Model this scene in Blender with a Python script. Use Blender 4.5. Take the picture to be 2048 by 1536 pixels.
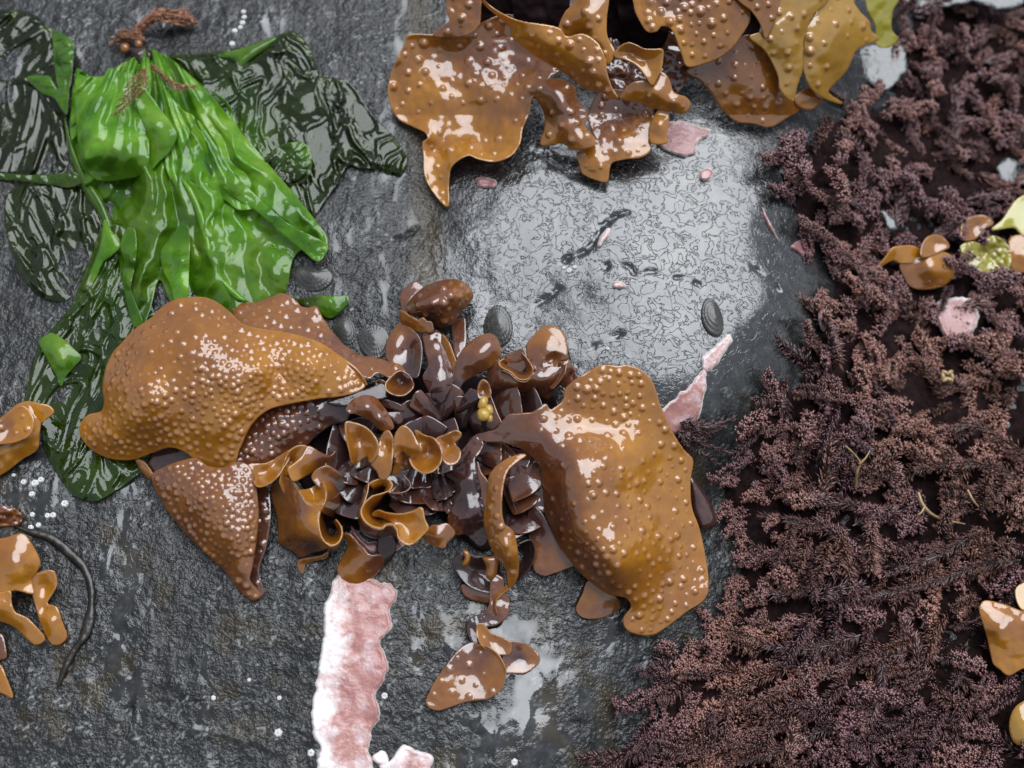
import bpy, math, random
import numpy as np
from mathutils import Vector, Matrix, kdtree
from mathutils.geometry import delaunay_2d_cdt

for o in list(bpy.data.objects):
    bpy.data.objects.remove(o)
scene = bpy.context.scene
rng = np.random.default_rng(7)
random.seed(7)

# ------------------------------------------------------------------ camera, sky, sun, exposure
S = 0.0002                        # metres for one photograph pixel on the rock face
TILT = math.radians(20)           # camera axis against the normal of the rock face
SLOPE = math.radians(25)          # the rock face leans back by this much
HFOV = math.radians(46)
TH = math.tan(HFOV / 2)
DIST = 1024 * S / TH
RX = np.array(Matrix.Rotation(SLOPE, 3, 'X'))
CAM_L = np.array([0, -DIST * math.sin(TILT), DIST * math.cos(TILT)])

cam_d = bpy.data.cameras.new('camera')
cam = bpy.data.objects.new('camera', cam_d)
scene.collection.objects.link(cam)
scene.camera = cam
cam_d.sensor_width = 36
cam_d.angle = HFOV
cam.location = Vector(RX @ CAM_L)
cam.rotation_euler = (TILT + SLOPE, 0, 0)
cam_d.clip_start = 0.01
cam_d.clip_end = 50
cam_d.dof.use_dof = True
cam_d.dof.focus_distance = DIST - 70 * S
cam_d.dof.aperture_fstop = 6.3

SUN_EL, SUN_AZ = math.radians(77), math.radians(92)     # azimuth from +y towards +x
world = bpy.data.worlds.new('World')
scene.world = world
world.use_nodes = True
wn = world.node_tree
bg = wn.nodes['Background']
sky = wn.nodes.new('ShaderNodeTexSky')
sky.sky_type = 'NISHITA'
sky.sun_disc = False
sky.sun_elevation = SUN_EL
sky.sun_rotation = SUN_AZ
sky.air_density = 1.0
sky.dust_density = 1.5
hs = wn.nodes.new('ShaderNodeHueSaturation')
hs.inputs['Saturation'].default_value = 0.4
wn.links.new(sky.outputs['Color'], hs.inputs['Color'])
wn.links.new(hs.outputs['Color'], bg.inputs['Color'])
bg.inputs['Strength'].default_value = 0.05

sun_d = bpy.data.lights.new('sun', 'SUN')
sun_d.energy = 1.5
sun_d.angle = math.radians(60)
sun_d.color = (0.90, 0.945, 1.0)
sun = bpy.data.objects.new('sun', sun_d)
scene.collection.objects.link(sun)
sdir = Vector((math.sin(SUN_AZ) * math.cos(SUN_EL), math.cos(SUN_AZ) * math.cos(SUN_EL), math.sin(SUN_EL)))
sun.rotation_euler = sdir.to_track_quat('Z', 'Y').to_euler()
sun.location = (0, 0, 2)

vs = scene.view_settings
vs.view_transform = 'Standard'
vs.look = 'None'
vs.gamma = 1.0
vs.use_curve_mapping = False
vs.exposure = 1.25
scene.cycles.max_bounces = 6
scene.cycles.diffuse_bounces = 3
scene.cycles.glossy_bounces = 3
scene.cycles.transparent_max_bounces = 8
scene.cycles.caustics_reflective = False
scene.cycles.caustics_refractive = False

# ------------------------------------------------------------------ helpers: noise, splines, surfaces
def _hash(ix, iy, seed):
    n = (ix * 374761393 + iy * 668265263 + seed * 1274126177) & 0x7fffffff
    n = ((n ^ (n >> 13)) * 1274126177) & 0x7fffffff
    n = (n ^ (n >> 16)) & 0xffff
    return n / 65535.0

def vnoise(x, y, seed=0):
    """value noise in -1..1"""
    x = np.asarray(x, float); y = np.asarray(y, float)
    ix = np.floor(x).astype(np.int64); iy = np.floor(y).astype(np.int64)
    fx = x - ix; fy = y - iy
    fx = fx * fx * fx * (fx * (fx * 6 - 15) + 10); fy = fy * fy * fy * (fy * (fy * 6 - 15) + 10)
    a = _hash(ix, iy, seed); b = _hash(ix + 1, iy, seed); c = _hash(ix, iy + 1, seed); d = _hash(ix + 1, iy + 1, seed)
    return 2 * ((a * (1 - fx) + b * fx) * (1 - fy) + (c * (1 - fx) + d * fx) * fy) - 1

def fbm(x, y, oct=3, seed=0):
    s = 0; a = 1; t = 0
    for k in range(oct):
        s = s + a * vnoise(x * 2 ** k, y * 2 ** k, seed + k * 17); t += a; a *= 0.5
    return s / t

def ridged(x, y, oct=3, seed=0):
    s = 0; a = 1; t = 0
    for k in range(oct):
        n = 1 - np.abs(vnoise(x * 1.9 ** k, y * 1.9 ** k, seed + k * 31)) * 1.6
        s = s + a * n * np.abs(n); t += a; a *= 0.5
    return s / t

def tps_fit(xy, h, reg=1e-3):
    xy = np.asarray(xy, float) / 300.0; h = np.asarray(h, float); n = len(xy)
    d2 = ((xy[:, None] - xy[None]) ** 2).sum(-1)
    K = np.where(d2 > 0, 0.5 * d2 * np.log(np.maximum(d2, 1e-12)), 0) + reg * np.eye(n)
    Pm = np.c_[np.ones(n), xy]
    A = np.zeros((n + 3, n + 3)); A[:n, :n] = K; A[:n, n:] = Pm; A[n:, :n] = Pm.T
    w = np.linalg.solve(A, np.r_[h, 0, 0, 0])
    return xy, w

def tps_eval(m, x, y):
    c, w = m
    x = np.asarray(x, float) / 300.0; y = np.asarray(y, float) / 300.0
    out = w[-3] + w[-2] * x + w[-1] * y
    for (cx, cy), k in zip(c, w[:-3]):
        d2 = (x - cx) ** 2 + (y - cy) ** 2
        out = out + k * 0.5 * d2 * np.log(np.maximum(d2, 1e-12))
    return out

def idw(ctrl, x, y, p=3.0):
    """inverse distance interpolation of (x, y, value) triples"""
    num = 0; den = 0
    for cx, cy, v in ctrl:
        w = 1.0 / (((x - cx) ** 2 + (y - cy) ** 2) + 25.0) ** (p / 2)
        num = num + w * v; den = den + w
    return num / den

def catmull(pts, step=4.0, closed=True):
    """smooth resampling of a polyline (any dimension), spacing about `step` measured in the first two coordinates"""
    P = np.asarray(pts, float); n = len(P)
    out = []
    rngk = range(n) if closed else range(n - 1)
    for i in rngk:
        if closed:
            p0, p1, p2, p3 = P[i - 1], P[i], P[(i + 1) % n], P[(i + 2) % n]
        else:
            p0, p1, p2, p3 = P[max(i - 1, 0)], P[i], P[i + 1], P[min(i + 2, n - 1)]
        L = np.linalg.norm((p2 - p1)[:2])
        m = max(1, int(round(L / step)))
        t = (np.arange(m) / m)[:, None]
        d1 = (p2 - p0) * 0.5; d2 = (p3 - p1) * 0.5
        k = max(L, 1e-6)                                   # keep tangents short so that corners stay put
        for d in (d1, d2):
            l = np.linalg.norm(d[:2])
            if l > k: d *= k / l
        out.append((2 * t ** 3 - 3 * t ** 2 + 1) * p1 + (t ** 3 - 2 * t ** 2 + t) * d1 + (-2 * t ** 3 + 3 * t ** 2) * p2 + (t ** 3 - t ** 2) * d2)
    if not closed:
        out.append(P[-1:])
    return np.concatenate(out)

def inside(poly, x, y):
    c = np.zeros(np.shape(x), bool); n = len(poly)
    for i in range(n):
        x1, y1 = poly[i][:2]; x2, y2 = poly[i - 1][:2]
        if y1 == y2: continue
        m = ((y1 > y) != (y2 > y)) & (x < (x2 - x1) * (y - y1) / (y2 - y1) + x1)
        c ^= m
    return c

def dist_poly(poly, x, y):
    """distance from points to the sampled outline"""
    out = np.full(len(x), 1e9)
    P = np.asarray(poly)[:, :2]
    for i in range(0, len(x), 4000):
        d = (x[i:i + 4000, None] - P[None, :, 0]) ** 2 + (y[i:i + 4000, None] - P[None, :, 1]) ** 2
        out[i:i + 4000] = np.sqrt(d.min(1))
    return out

# ------------------------------------------------------------------ the rock face and the map from photograph to place
def ray(x, y):
    dx = (np.asarray(x, float) - 1024) / 1024 * TH
    dy = -(np.asarray(y, float) - 768) / 1024 * TH
    c, s = math.cos(TILT), math.sin(TILT)
    return dx, dy * c + s, dy * s - c

def plane(x, y):
    """photograph pixel -> coordinates on the mean rock plane, in pixels"""
    dx, dy, dz = ray(x, y)
    t = -CAM_L[2] / dz
    return (CAM_L[0] + t * dx) / S, (CAM_L[1] + t * dy) / S

ROCK_CTRL = [(-400, -300, 30), (600, -300, 40), (1300, -300, 40), (2400, -300, -260), (-400, 700, -5), (-400, 1800, -60), (700, 1900, -90),
    (1500, 1900, -190), (2500, 1900, -220), (2500, 800, -230),
    (100, 60, 18), (450, 60, 26), (700, 120, 30), (100, 500, 0), (400, 350, 20), (640, 330, 18), (760, 440, 22), (855, 450, 6), (860, 120, 22),
    (950, 480, 28), (1000, 300, 30), (1150, 480, 46), (1300, 560, 52), (1200, 330, 48), (1400, 420, 48), (1100, 640, 26), (1350, 720, 42), (1150, 250, 30),
    (1440, 620, 36), (1520, 420, 26), (1500, 260, 20), (1480, 100, 20), (1600, 480, -26), (1640, 280, -36), (1560, 640, 0), (1610, 700, -60), (1700, 180, -90), (1500, 800, -36),
    (1400, 780, 26), (1430, 960, -90), (1330, 1100, -70), (1300, 1300, -110), (1250, 1500, -120),
    (250, 800, -8), (100, 1000, -10), (300, 1200, -22), (560, 1200, -24), (500, 1450, -40), (150, 1450, -36), (700, 700, 0), (800, 900, -10), (1000, 900, -15),
    (850, 1250, -34), (1050, 1330, -52), (1150, 1200, -56), (1000, 1500, -62), (1150, 1450, -84),
    (1800, 320, -150), (1900, 80, -200), (2050, 500, -200), (1750, 620, -140), (1800, 900, -155), (1600, 1000, -140), (1600, 1250, -160), (2000, 1300, -190), (1700, 1500, -190)]
_pc = [plane(a, b) for a, b, c in ROCK_CTRL]
_m = tps_fit(_pc, [c for a, b, c in ROCK_CTRL], 2e-3)
GX0, GX1, GY0, GY1, GD = -1700.0, 1900.0, -1500.0, 1700.0, 10.0
_gx = np.arange(GX0, GX1 + 1, GD); _gy = np.arange(GY0, GY1 + 1, GD)
_gxx, _gyy = np.meshgrid(_gx, _gy)
_R0 = np.clip(tps_eval(_m, _gxx, _gyy), -320, 120)

def R0(X, Y):
    u = np.clip((X - GX0) / GD, 0, len(_gx) - 1.001); v = np.clip((Y - GY0) / GD, 0, len(_gy) - 1.001)
    i = u.astype(int); j = v.astype(int); fu = u - i; fv = v - j
    return (_R0[j, i] * (1 - fu) + _R0[j, i + 1] * fu) * (1 - fv) + (_R0[j + 1, i] * (1 - fu) + _R0[j + 1, i + 1] * fu) * fv

def at(x, y, h):
    """place that shows at photograph pixel (x, y) and stands h pixels off the rock face; in the frame of the face, metres"""
    x = np.asarray(x, float); y = np.asarray(y, float); h = np.asarray(h, float) + 0 * x
    dx, dy, dz = ray(x, y)
    z = h.copy()
    for k in range(14):
        t = (z * S - CAM_L[2]) / dz
        X = (CAM_L[0] + t * dx) / S; Y = (CAM_L[1] + t * dy) / S
        z = 0.4 * z + 0.6 * (R0(X, Y) + h)
    t = (z * S - CAM_L[2]) / dz
    return np.stack([CAM_L[0] + t * dx, CAM_L[1] + t * dy, CAM_L[2] + t * dz], -1)

def W(P):
    """face frame -> world"""
    return np.asarray(P) @ RX.T

def mesh_obj(name, V, F, mat=None, parent=None, attrs=None, smooth=True, origin=None):
    """V in the face frame; quads or triangles in F (list of arrays or list of tuples)"""
    Wv = W(V)
    if origin is None:
        origin = Wv.mean(0) if parent is None else np.zeros(3)
    me = bpy.data.meshes.new(name)
    groups = F if isinstance(F, list) and len(F) and isinstance(F[0], np.ndarray) else [np.asarray(F)]
    nl = sum(g.size for g in groups); nf = sum(len(g) for g in groups)
    me.vertices.add(len(Wv)); me.loops.add(nl); me.polygons.add(nf)
    base = np.zeros(3)
    if parent is not None:
        p = parent
        while p is not None:
            base = base + np.array(p.location); p = p.parent
    me.vertices.foreach_set('co', (Wv - (origin if parent is None else base)).astype(np.float32).ravel())
    me.loops.foreach_set('vertex_index', np.concatenate([g.ravel() for g in groups]).astype(np.int32))
    tot = np.concatenate([np.full(len(g), g.shape[1]) for g in groups])
    me.polygons.foreach_set('loop_start', (np.cumsum(tot) - tot).astype(np.int32))
    me.update(calc_edges=True)
    if smooth:
        me.polygons.foreach_set('use_smooth', np.ones(nf, bool))
    for k, v in (attrs or {}).items():
        v = np.asarray(v)
        if v.ndim == 1:
            a = me.attributes.new(k, 'FLOAT', 'POINT'); a.data.foreach_set('value', v.astype(np.float32))
        else:
            a = me.attributes.new(k, 'FLOAT_COLOR', 'POINT'); a.data.foreach_set('color', np.c_[v, np.ones(len(v))].astype(np.float32).ravel())
    me.validate()
    o = bpy.data.objects.new(name, me)
    scene.collection.objects.link(o)
    if mat: me.materials.append(mat)
    if parent is not None:
        o.parent = parent
    else:
        o.location = Vector(origin)
    return o

def thing(name, label, cat, x, y, h=0, group=None):
    o = bpy.data.objects.new(name, None)
    scene.collection.objects.link(o)
    o.empty_display_size = 0.01
    p = W(at(np.array([x]), np.array([y]), np.array([h])))[0]
    o.location = Vector(p)
    o.matrix_world = Matrix.Translation(Vector(p))
    o['label'] = label; o['category'] = cat
    if group: o['group'] = group
    return o

def tag(o, label, cat, group=None, kind=None):
    o['label'] = label
    if cat: o['category'] = cat
    if group: o['group'] = group
    if kind: o['kind'] = kind
    return o

def vnormals(V, T):
    n = np.zeros_like(V)
    f = np.cross(V[T[:, 1]] - V[T[:, 0]], V[T[:, 2]] - V[T[:, 0]])
    for k in range(3):
        np.add.at(n, T[:, k], f)
    return n / np.maximum(np.linalg.norm(n, axis=1), 1e-20)[:, None]

def boundary_loops(T):
    e = np.concatenate([T[:, [0, 1]], T[:, [1, 2]], T[:, [2, 0]]])
    key = np.sort(e, 1)
    _, inv, cnt = np.unique(key, axis=0, return_inverse=True, return_counts=True)
    return e[cnt[inv.ravel()] == 1]

def solid(V, T, thick, attrs):
    """give a sheet its thickness (pixels); returns vertices, triangles, attributes with a rounded-looking rim"""
    n = vnormals(V, T)
    t = thick * S * 0.5
    be = boundary_loops(T)
    N = len(V)
    bi = np.unique(be)
    # a rim row half way, pushed outward a little
    cen = np.zeros_like(V); cnt = np.zeros(N)
    for a, b in ((0, 1), (1, 2), (2, 0)):
        np.add.at(cen, T[:, a], V[T[:, b]]); np.add.at(cnt, T[:, a], 1)
    out = V[bi] - cen[bi] / np.maximum(cnt[bi], 1)[:, None]
    out /= np.maximum(np.linalg.norm(out, axis=1), 1e-20)[:, None]
    rim = V[bi] + out * t * 1.2
    idx = np.full(N, -1); idx[bi] = 2 * N + np.arange(len(bi))
    V2 = np.concatenate([V + n * t, V - n * t, rim])
    T2 = np.concatenate([T, T[:, ::-1] + N])
    a, b = be[:, 0], be[:, 1]
    Q1 = np.stack([b, a, idx[a], idx[b]], 1)
    Q2 = np.stack([a + N, b + N, idx[b], idx[a]], 1)
    A2 = {k: np.concatenate([v, v, v[bi]]) for k, v in attrs.items()}
    e = np.zeros(len(V2)); e[2 * N:] = 1
    e[bi] = 0.6; e[bi + N] = 0.6
    A2['rim'] = e
    return V2, [T2, np.concatenate([Q1, Q2])], A2

def triangulate(out2, step, seed=0):
    """outline (n,2+) sampled; interior filled with a jittered triangular lattice"""
    r = np.random.default_rng(seed)
    P = out2[:, :2]
    x0, y0 = P.min(0); x1, y1 = P.max(0)
    gx = np.arange(x0, x1 + step, step); gy = np.arange(y0, y1 + step, step * 0.866)
    xx, yy = np.meshgrid(gx, gy); xx = xx + (np.arange(len(gy)) % 2)[:, None] * step * 0.5
    xx = xx.ravel() + r.uniform(-.12, .12, xx.size) * step; yy = yy.ravel() + r.uniform(-.12, .12, yy.size) * step
    m = inside(P, xx, yy)
    xx, yy = xx[m], yy[m]
    d = dist_poly(P, xx, yy)
    m = d > step * 0.6
    pts = np.concatenate([P, np.stack([xx[m], yy[m]], 1)])
    nb = len(P)
    edges = [(i, (i + 1) % nb) for i in range(nb)]
    v, e, f, ov, oe, of = delaunay_2d_cdt([Vector(p) for p in pts], edges, [], 1, 1e-4)
    v = np.array([tuple(p) for p in v]); f = np.array([t[::-1] for t in f if len(t) == 3])
    c = v[f].mean(1)
    f = f[inside(P, c[:, 0], c[:, 1])]
    used = np.unique(f); re = np.full(len(v), -1); re[used] = np.arange(len(used))
    return v[used], re[f]

# ------------------------------------------------------------------ materials
class NT:
    def __init__(self, name):
        self.m = bpy.data.materials.new(name); self.m.use_nodes = True
        self.t = self.m.node_tree; self.t.nodes.clear()
        self.out = self.t.nodes.new('ShaderNodeOutputMaterial')
    def n(self, typ, props=None, **ins):
        nd = self.t.nodes.new('ShaderNode' + typ)
        for k, v in (props or {}).items(): setattr(nd, k, v)
        for k, v in ins.items():
            self.set(nd, k, v)
        return nd
    def set(self, nd, k, v):
        k = k.replace('_', ' ') if isinstance(k, str) and k.replace('_', ' ') in nd.inputs else k
        if isinstance(k, str) and k.startswith('i') and k[1:].isdigit(): k = int(k[1:])
        s = nd.inputs[k]
        if isinstance(v, bpy.types.NodeSocket): self.t.links.new(v, s)
        elif isinstance(v, bpy.types.Node): self.t.links.new(v.outputs[0], s)
        else:
            if isinstance(v, tuple) and len(v) == 3 and s.type == 'RGBA': v = v + (1,)
            s.default_value = v
    def attr(self, name):
        return self.n('Attribute', dict(attribute_name=name)).outputs['Fac']
    def coords(self):
        return self.n('NewGeometry').outputs['Position']
    def noise(self, scale, detail=3, rough=0.55, vec=None, dist=0.0):
        nd = self.n('TexNoise', Scale=scale, Detail=detail, Roughness=rough, Distortion=dist)
        self.set(nd, 'Vector', vec if vec is not None else self.coords())
        return nd.outputs['Fac']
    def ramp(self, fac, stops, interp='LINEAR'):
        nd = self.n('ValToRGB', Fac=fac); cr = nd.color_ramp; cr.interpolation = interp
        while len(cr.elements) < len(stops): cr.elements.new(0.5)
        for e, (p, c) in zip(cr.elements, stops):
            e.position = p; e.color = (c if isinstance(c, tuple) else (c, c, c)) + (1,)
        return nd.outputs['Color']
    def math(self, op, a, b=0.5, clamp=False):
        nd = self.n('Math', dict(operation=op, use_clamp=clamp)); self.set(nd, 0, a); self.set(nd, 1, b); return nd.outputs[0]
    def mix(self, fac, a, b, mode='MIX'):
        nd = self.n('Mix', dict(data_type='RGBA', blend_type=mode)); self.set(nd, 0, fac); self.set(nd, 6, a); self.set(nd, 7, b); return nd.outputs[2]
    def bump(self, h, strength, dist, normal=None):
        nd = self.n('Bump', Height=h, Strength=strength, Distance=dist)
        if normal is not None: self.set(nd, 'Normal', normal)
        return nd.outputs[0]
    def mixs(self, fac, a, b):
        nd = self.n('MixShader'); self.set(nd, 0, fac); self.set(nd, 1, a); self.set(nd, 2, b); return nd.outputs[0]
    def finish(self, sh):
        self.t.links.new(sh, self.out.inputs['Surface']); return self.m

def mat_rock():
    t = NT('wet_rock'); P = t.coords()
    leather = t.attr('leather'); wet = t.attr('wet')
    mid = t.noise(230, 3, 0.65, P)
    base = t.ramp(mid, [(0.32, (0.005, 0.005, 0.005)), (0.55, (0.018, 0.019, 0.019)), (0.72, (0.050, 0.050, 0.046))])
    base = t.mix(t.attr('brown'), base, (0.034, 0.022, 0.004))
    base = t.mix(t.attr('glint_speck'), base, (0.30, 0.31, 0.31))
    cr = t.ramp(t.noise(230, 2, 0.5, P, 1.1), [(0.455, 1.0), (0.485, 0.0), (0.515, 1.0)])
    b1 = t.bump(t.noise(720, 2, 0.6, P), t.math('MULTIPLY', t.ramp(wet, [(0.45, 0.75), (0.6, 0.04)]), t.ramp(leather, [(0.2, 1.0), (0.9, 0.10)])), 0.0009)
    b2 = t.bump(cr, t.math('MULTIPLY', leather, 0.42), 0.00035, b1)
    p = t.n('BsdfPrincipled', Base_Color=base, Roughness=0.6, IOR=1.25)
    t.set(p, 'Normal', b1)
    t.set(p, 'Coat Weight', t.ramp(t.math('MAXIMUM', leather, t.math('SUBTRACT', wet, 0.1)), [(0.3, 0.30), (0.7, 1.0)])); t.set(p, 'Coat Roughness', t.ramp(leather, [(0.0, 0.025), (1.0, 0.16)])); t.set(p, 'Coat IOR', 1.88); t.set(p, 'Coat Normal', b2)
    return t.finish(p.outputs[0])

def mat_brown(name='brown_blade', ramp=None, transl=0.34):
    t = NT(name); P = t.coords()
    tone = t.attr('tone'); bp = t.attr('bump'); rim = t.attr('rim')
    f = t.math('ADD', tone, t.math('MULTIPLY', t.math('SUBTRACT', t.noise(70, 4, 0.6, P), 0.5), 0.42), True)
    f = t.math('ADD', f, t.math('MULTIPLY', t.math('SUBTRACT', t.noise(260, 4, 0.65, P), 0.5), 0.30), True)
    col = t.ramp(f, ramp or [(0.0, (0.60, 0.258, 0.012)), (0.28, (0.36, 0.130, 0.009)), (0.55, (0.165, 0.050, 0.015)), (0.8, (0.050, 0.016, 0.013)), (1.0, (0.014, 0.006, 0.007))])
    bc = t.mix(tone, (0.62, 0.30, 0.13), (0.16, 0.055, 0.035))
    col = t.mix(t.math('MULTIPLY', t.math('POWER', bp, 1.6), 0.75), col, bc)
    col = t.mix(t.math('MULTIPLY', t.math('MULTIPLY', rim, 0.4), t.math('SUBTRACT', 1.0, tone, True)), col, t.mix(tone, (0.72, 0.42, 0.16), (0.12, 0.05, 0.035)))  # pale rim tint puts reflected and transmitted edge light into the colour
    b = t.bump(t.noise(420, 3, 0.6, P), 0.12, 0.0006)
    p = t.n('BsdfPrincipled', Base_Color=col, Roughness=0.5, IOR=1.33)
    t.set(p, 'Normal', b); t.set(p, 'Coat Normal', b)
    t.set(p, 'Coat Weight', t.ramp(tone, [(0.7, 1.0), (0.95, 0.4)])); t.set(p, 'Coat Roughness', 0.03); t.set(p, 'Coat IOR', 2.05)
    tr = t.n('BsdfTranslucent', Color=t.mix(0.5, col, (0.75, 0.30, 0.02), 'MIX'))
    return t.finish(t.mixs(t.math('MULTIPLY', t.math('SUBTRACT', 1.0, tone), transl), p.outputs[0], tr.outputs[0]))

def mat_green():
    """thin sheet: one layer lets the rock through, layered parts are opaque (attribute 'body')"""
    t = NT('green_blade'); P = t.coords()
    body = t.attr('body')
    n = t.noise(60, 4, 0.6, P)
    col = t.ramp(n, [(0.3, (0.070, 0.26, 0.006)), (0.5, (0.18, 0.47, 0.018)), (0.7, (0.37, 0.64, 0.065))])
    dark = t.ramp(n, [(0.3, (0.014, 0.024, 0.002)), (0.7, (0.036, 0.052, 0.004))])
    c = t.mix(body, dark, col)
    b = t.bump(t.noise(160, 3, 0.55, P, 0.6), 0.22, 0.002)
    d = t.n('BsdfDiffuse', Color=c); t.set(d, 'Normal', b)
    tr = t.n('BsdfTranslucent', Color=t.mix(body, dark, (0.40, 0.75, 0.03)))
    sheet = t.mixs(0.45, d.outputs[0], tr.outputs[0])
    tp = t.n('BsdfTransparent', Color=(0.40, 0.48, 0.20))
    sheet = t.mixs(t.math('ADD', t.math('MULTIPLY', body, 0.50), 0.46), tp.outputs[0], sheet)
    g = t.n('BsdfGlossy', Color=(1, 1, 1), Roughness=t.ramp(body, [(0.2, 0.05), (0.8, 0.13)])); t.set(g, 'Normal', b)
    fr = t.n('Fresnel', IOR=1.52); t.set(fr, 'Normal', b)
    return t.finish(t.mixs(fr.outputs[0], sheet, g.outputs[0]))

def mat_crust():
    t = NT('pink_crust'); P = t.coords()
    e = t.attr('edge'); pale = t.attr('pale')
    n = t.noise(120, 5, 0.62, P, 0.4); n2 = t.noise(420, 4, 0.6, P)
    pink = t.ramp(n, [(0.30, (0.36, 0.165, 0.150)), (0.46, (0.56, 0.26, 0.20)), (0.56, (0.62, 0.33, 0.28)), (0.66, (0.78, 0.60, 0.58))])
    deep = t.mix(t.math('SUBTRACT', 1.0, pale, True), pink, (0.20, 0.070, 0.088))
    c = t.mix(t.ramp(t.math('ADD', pale, t.math('MULTIPLY', t.math('SUBTRACT', n2, 0.5), 0.5)), [(0.62, 0.0), (0.95, 1.0)]), deep, (0.86, 0.80, 0.80))
    c = t.mix(t.ramp(t.math('ADD', e, t.math('MULTIPLY', t.math('SUBTRACT', n2, 0.5), 0.7)), [(0.45, 0.0), (0.8, 1.0)]), c, (0.84, 0.78, 0.74))
    c = t.mix(t.math('MULTIPLY', t.ramp(e, [(0.8, 0.0), (1.0, 1.0)]), t.ramp(t.noise(90, 2, 0.5, P), [(0.55, 0.0), (0.65, 0.6)])), c, (0.60, 0.62, 0.22))
    b = t.bump(t.math('ADD', n, t.math('MULTIPLY', n2, 0.5)), 0.5, 0.0012)
    p = t.n('BsdfPrincipled', Base_Color=c, Roughness=0.35, IOR=1.4)
    t.set(p, 'Normal', b); t.set(p, 'Coat Weight', 0.7); t.set(p, 'Coat Roughness', 0.08); t.set(p, 'Coat Normal', b)
    return t.finish(p.outputs[0])

def mat_turf():
    t = NT('red_turf'); P = t.coords()
    tip = t.attr('tip'); hue = t.attr('hue')
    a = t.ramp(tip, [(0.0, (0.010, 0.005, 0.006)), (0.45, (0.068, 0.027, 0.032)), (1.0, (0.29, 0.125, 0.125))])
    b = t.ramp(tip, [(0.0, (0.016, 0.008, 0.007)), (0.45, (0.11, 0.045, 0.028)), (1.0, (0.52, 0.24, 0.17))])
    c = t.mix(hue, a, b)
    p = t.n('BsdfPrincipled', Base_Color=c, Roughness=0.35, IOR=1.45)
    t.set(p, 'Coat Weight', 1.0); t.set(p, 'Coat Roughness', 0.14); t.set(p, 'Coat IOR', 1.6)
    return t.finish(p.outputs[0])

def mat_simple(name, c1, c2, scale=300, rough=0.4, coat=0.6, bump=0.3, transl=None):
    t = NT(name); P = t.coords()
    n = t.noise(scale, 4, 0.6, P)
    c = t.ramp(n, [(0.3, c1), (0.7, c2)])
    b = t.bump(n, bump, 0.0006)
    p = t.n('BsdfPrincipled', Base_Color=c, Roughness=rough)
    t.set(p, 'Normal', b); t.set(p, 'Coat Weight', coat); t.set(p, 'Coat Roughness', 0.05); t.set(p, 'Coat Normal', b)
    if not coat or coat == .25: t.set(p, 'Specular IOR Level', 0.08)
    if transl:
        tr = t.n('BsdfTranslucent', Color=transl)
        return t.finish(t.mixs(0.3, p.outputs[0], tr.outputs[0]))
    return t.finish(p.outputs[0])

def mat_limpet():
    t = NT('limpet_shell'); P = t.coords()
    rib = t.attr('rib')
    n = t.noise(260, 4, 0.6, P)
    c = t.ramp(n, [(0.3, (0.010, 0.010, 0.008)), (0.55, (0.030, 0.029, 0.024)), (0.75, (0.085, 0.082, 0.066))])
    c = t.mix(t.math('MULTIPLY', rib, 0.35), c, (0.018, 0.014, 0.010))
    b = t.bump(t.noise(700, 3, 0.6, P), 0.4, 0.0008)
    p = t.n('BsdfPrincipled', Base_Color=c, Roughness=0.5)
    t.set(p, 'Normal', b); t.set(p, 'Coat Weight', 0.9); t.set(p, 'Coat Roughness', 0.05)
    return t.finish(p.outputs[0])

def mat_water():
    t = NT('water_film'); P = t.coords()
    b = t.bump(t.noise(220, 3, 0.6, P), 0.35, 0.002)
    p = t.n('BsdfPrincipled', Base_Color=(0.035, 0.040, 0.040), Roughness=0.07, IOR=1.75)
    t.set(p, 'Normal', b)
    return t.finish(p.outputs[0])

ROCK = mat_rock()
BROWN = mat_brown()
SHADE_FILL = mat_simple('painted_shade_blade', (0.006, 0.003, 0.004), (0.016, 0.007, 0.008), 200, 0.7, 0.0, 0.2)  # near black colour stands in for the shade between blades
TURF_MAT = mat_simple('dark_turf_mat', (0.006, 0.003, 0.003), (0.022, 0.010, 0.010), 500, 0.8, 0.0, 0.6)
YELLOW = mat_brown('yellow_blade', [(0.0, (0.55, 0.30, 0.03)), (0.4, (0.36, 0.18, 0.02)), (1.0, (0.14, 0.06, 0.01))], 0.3)
OLIVE = mat_brown('yellow_green_blade', [(0.0, (0.45, 0.42, 0.02)), (0.5, (0.30, 0.24, 0.02)), (1.0, (0.14, 0.08, 0.01))], 0.3)
GREEN = mat_green()
CRUST = mat_crust()
TURF = mat_turf()
TUFT = mat_simple('red_tuft', (0.16, 0.060, 0.030), (0.42, 0.19, 0.10), 400, 0.5, 0.3, 0.1)
SHELL = mat_limpet()
WATER = mat_water()
BARN = mat_simple('barnacle_shell', (0.50, 0.49, 0.47), (0.78, 0.77, 0.75), 900, 0.6, 0.2)
BARN_IN = mat_simple('barnacle_opening', (0.28, 0.27, 0.25), (0.45, 0.44, 0.42), 900, 0.6, 0.2)
BLADDER = mat_simple('yellow_bladder', (0.50, 0.29, 0.045), (0.72, 0.50, 0.12), 260, 0.3, 0.8, 0.15, (0.7, 0.5, 0.1))
RIBBON = mat_simple('dark_ribbon', (0.006, 0.005, 0.004), (0.022, 0.016, 0.009), 160, 0.4, 0.4, 0.5)
TWIG = mat_simple('pale_twig', (0.20, 0.12, 0.05), (0.42, 0.27, 0.10), 500, 0.4, 0.6)

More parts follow.
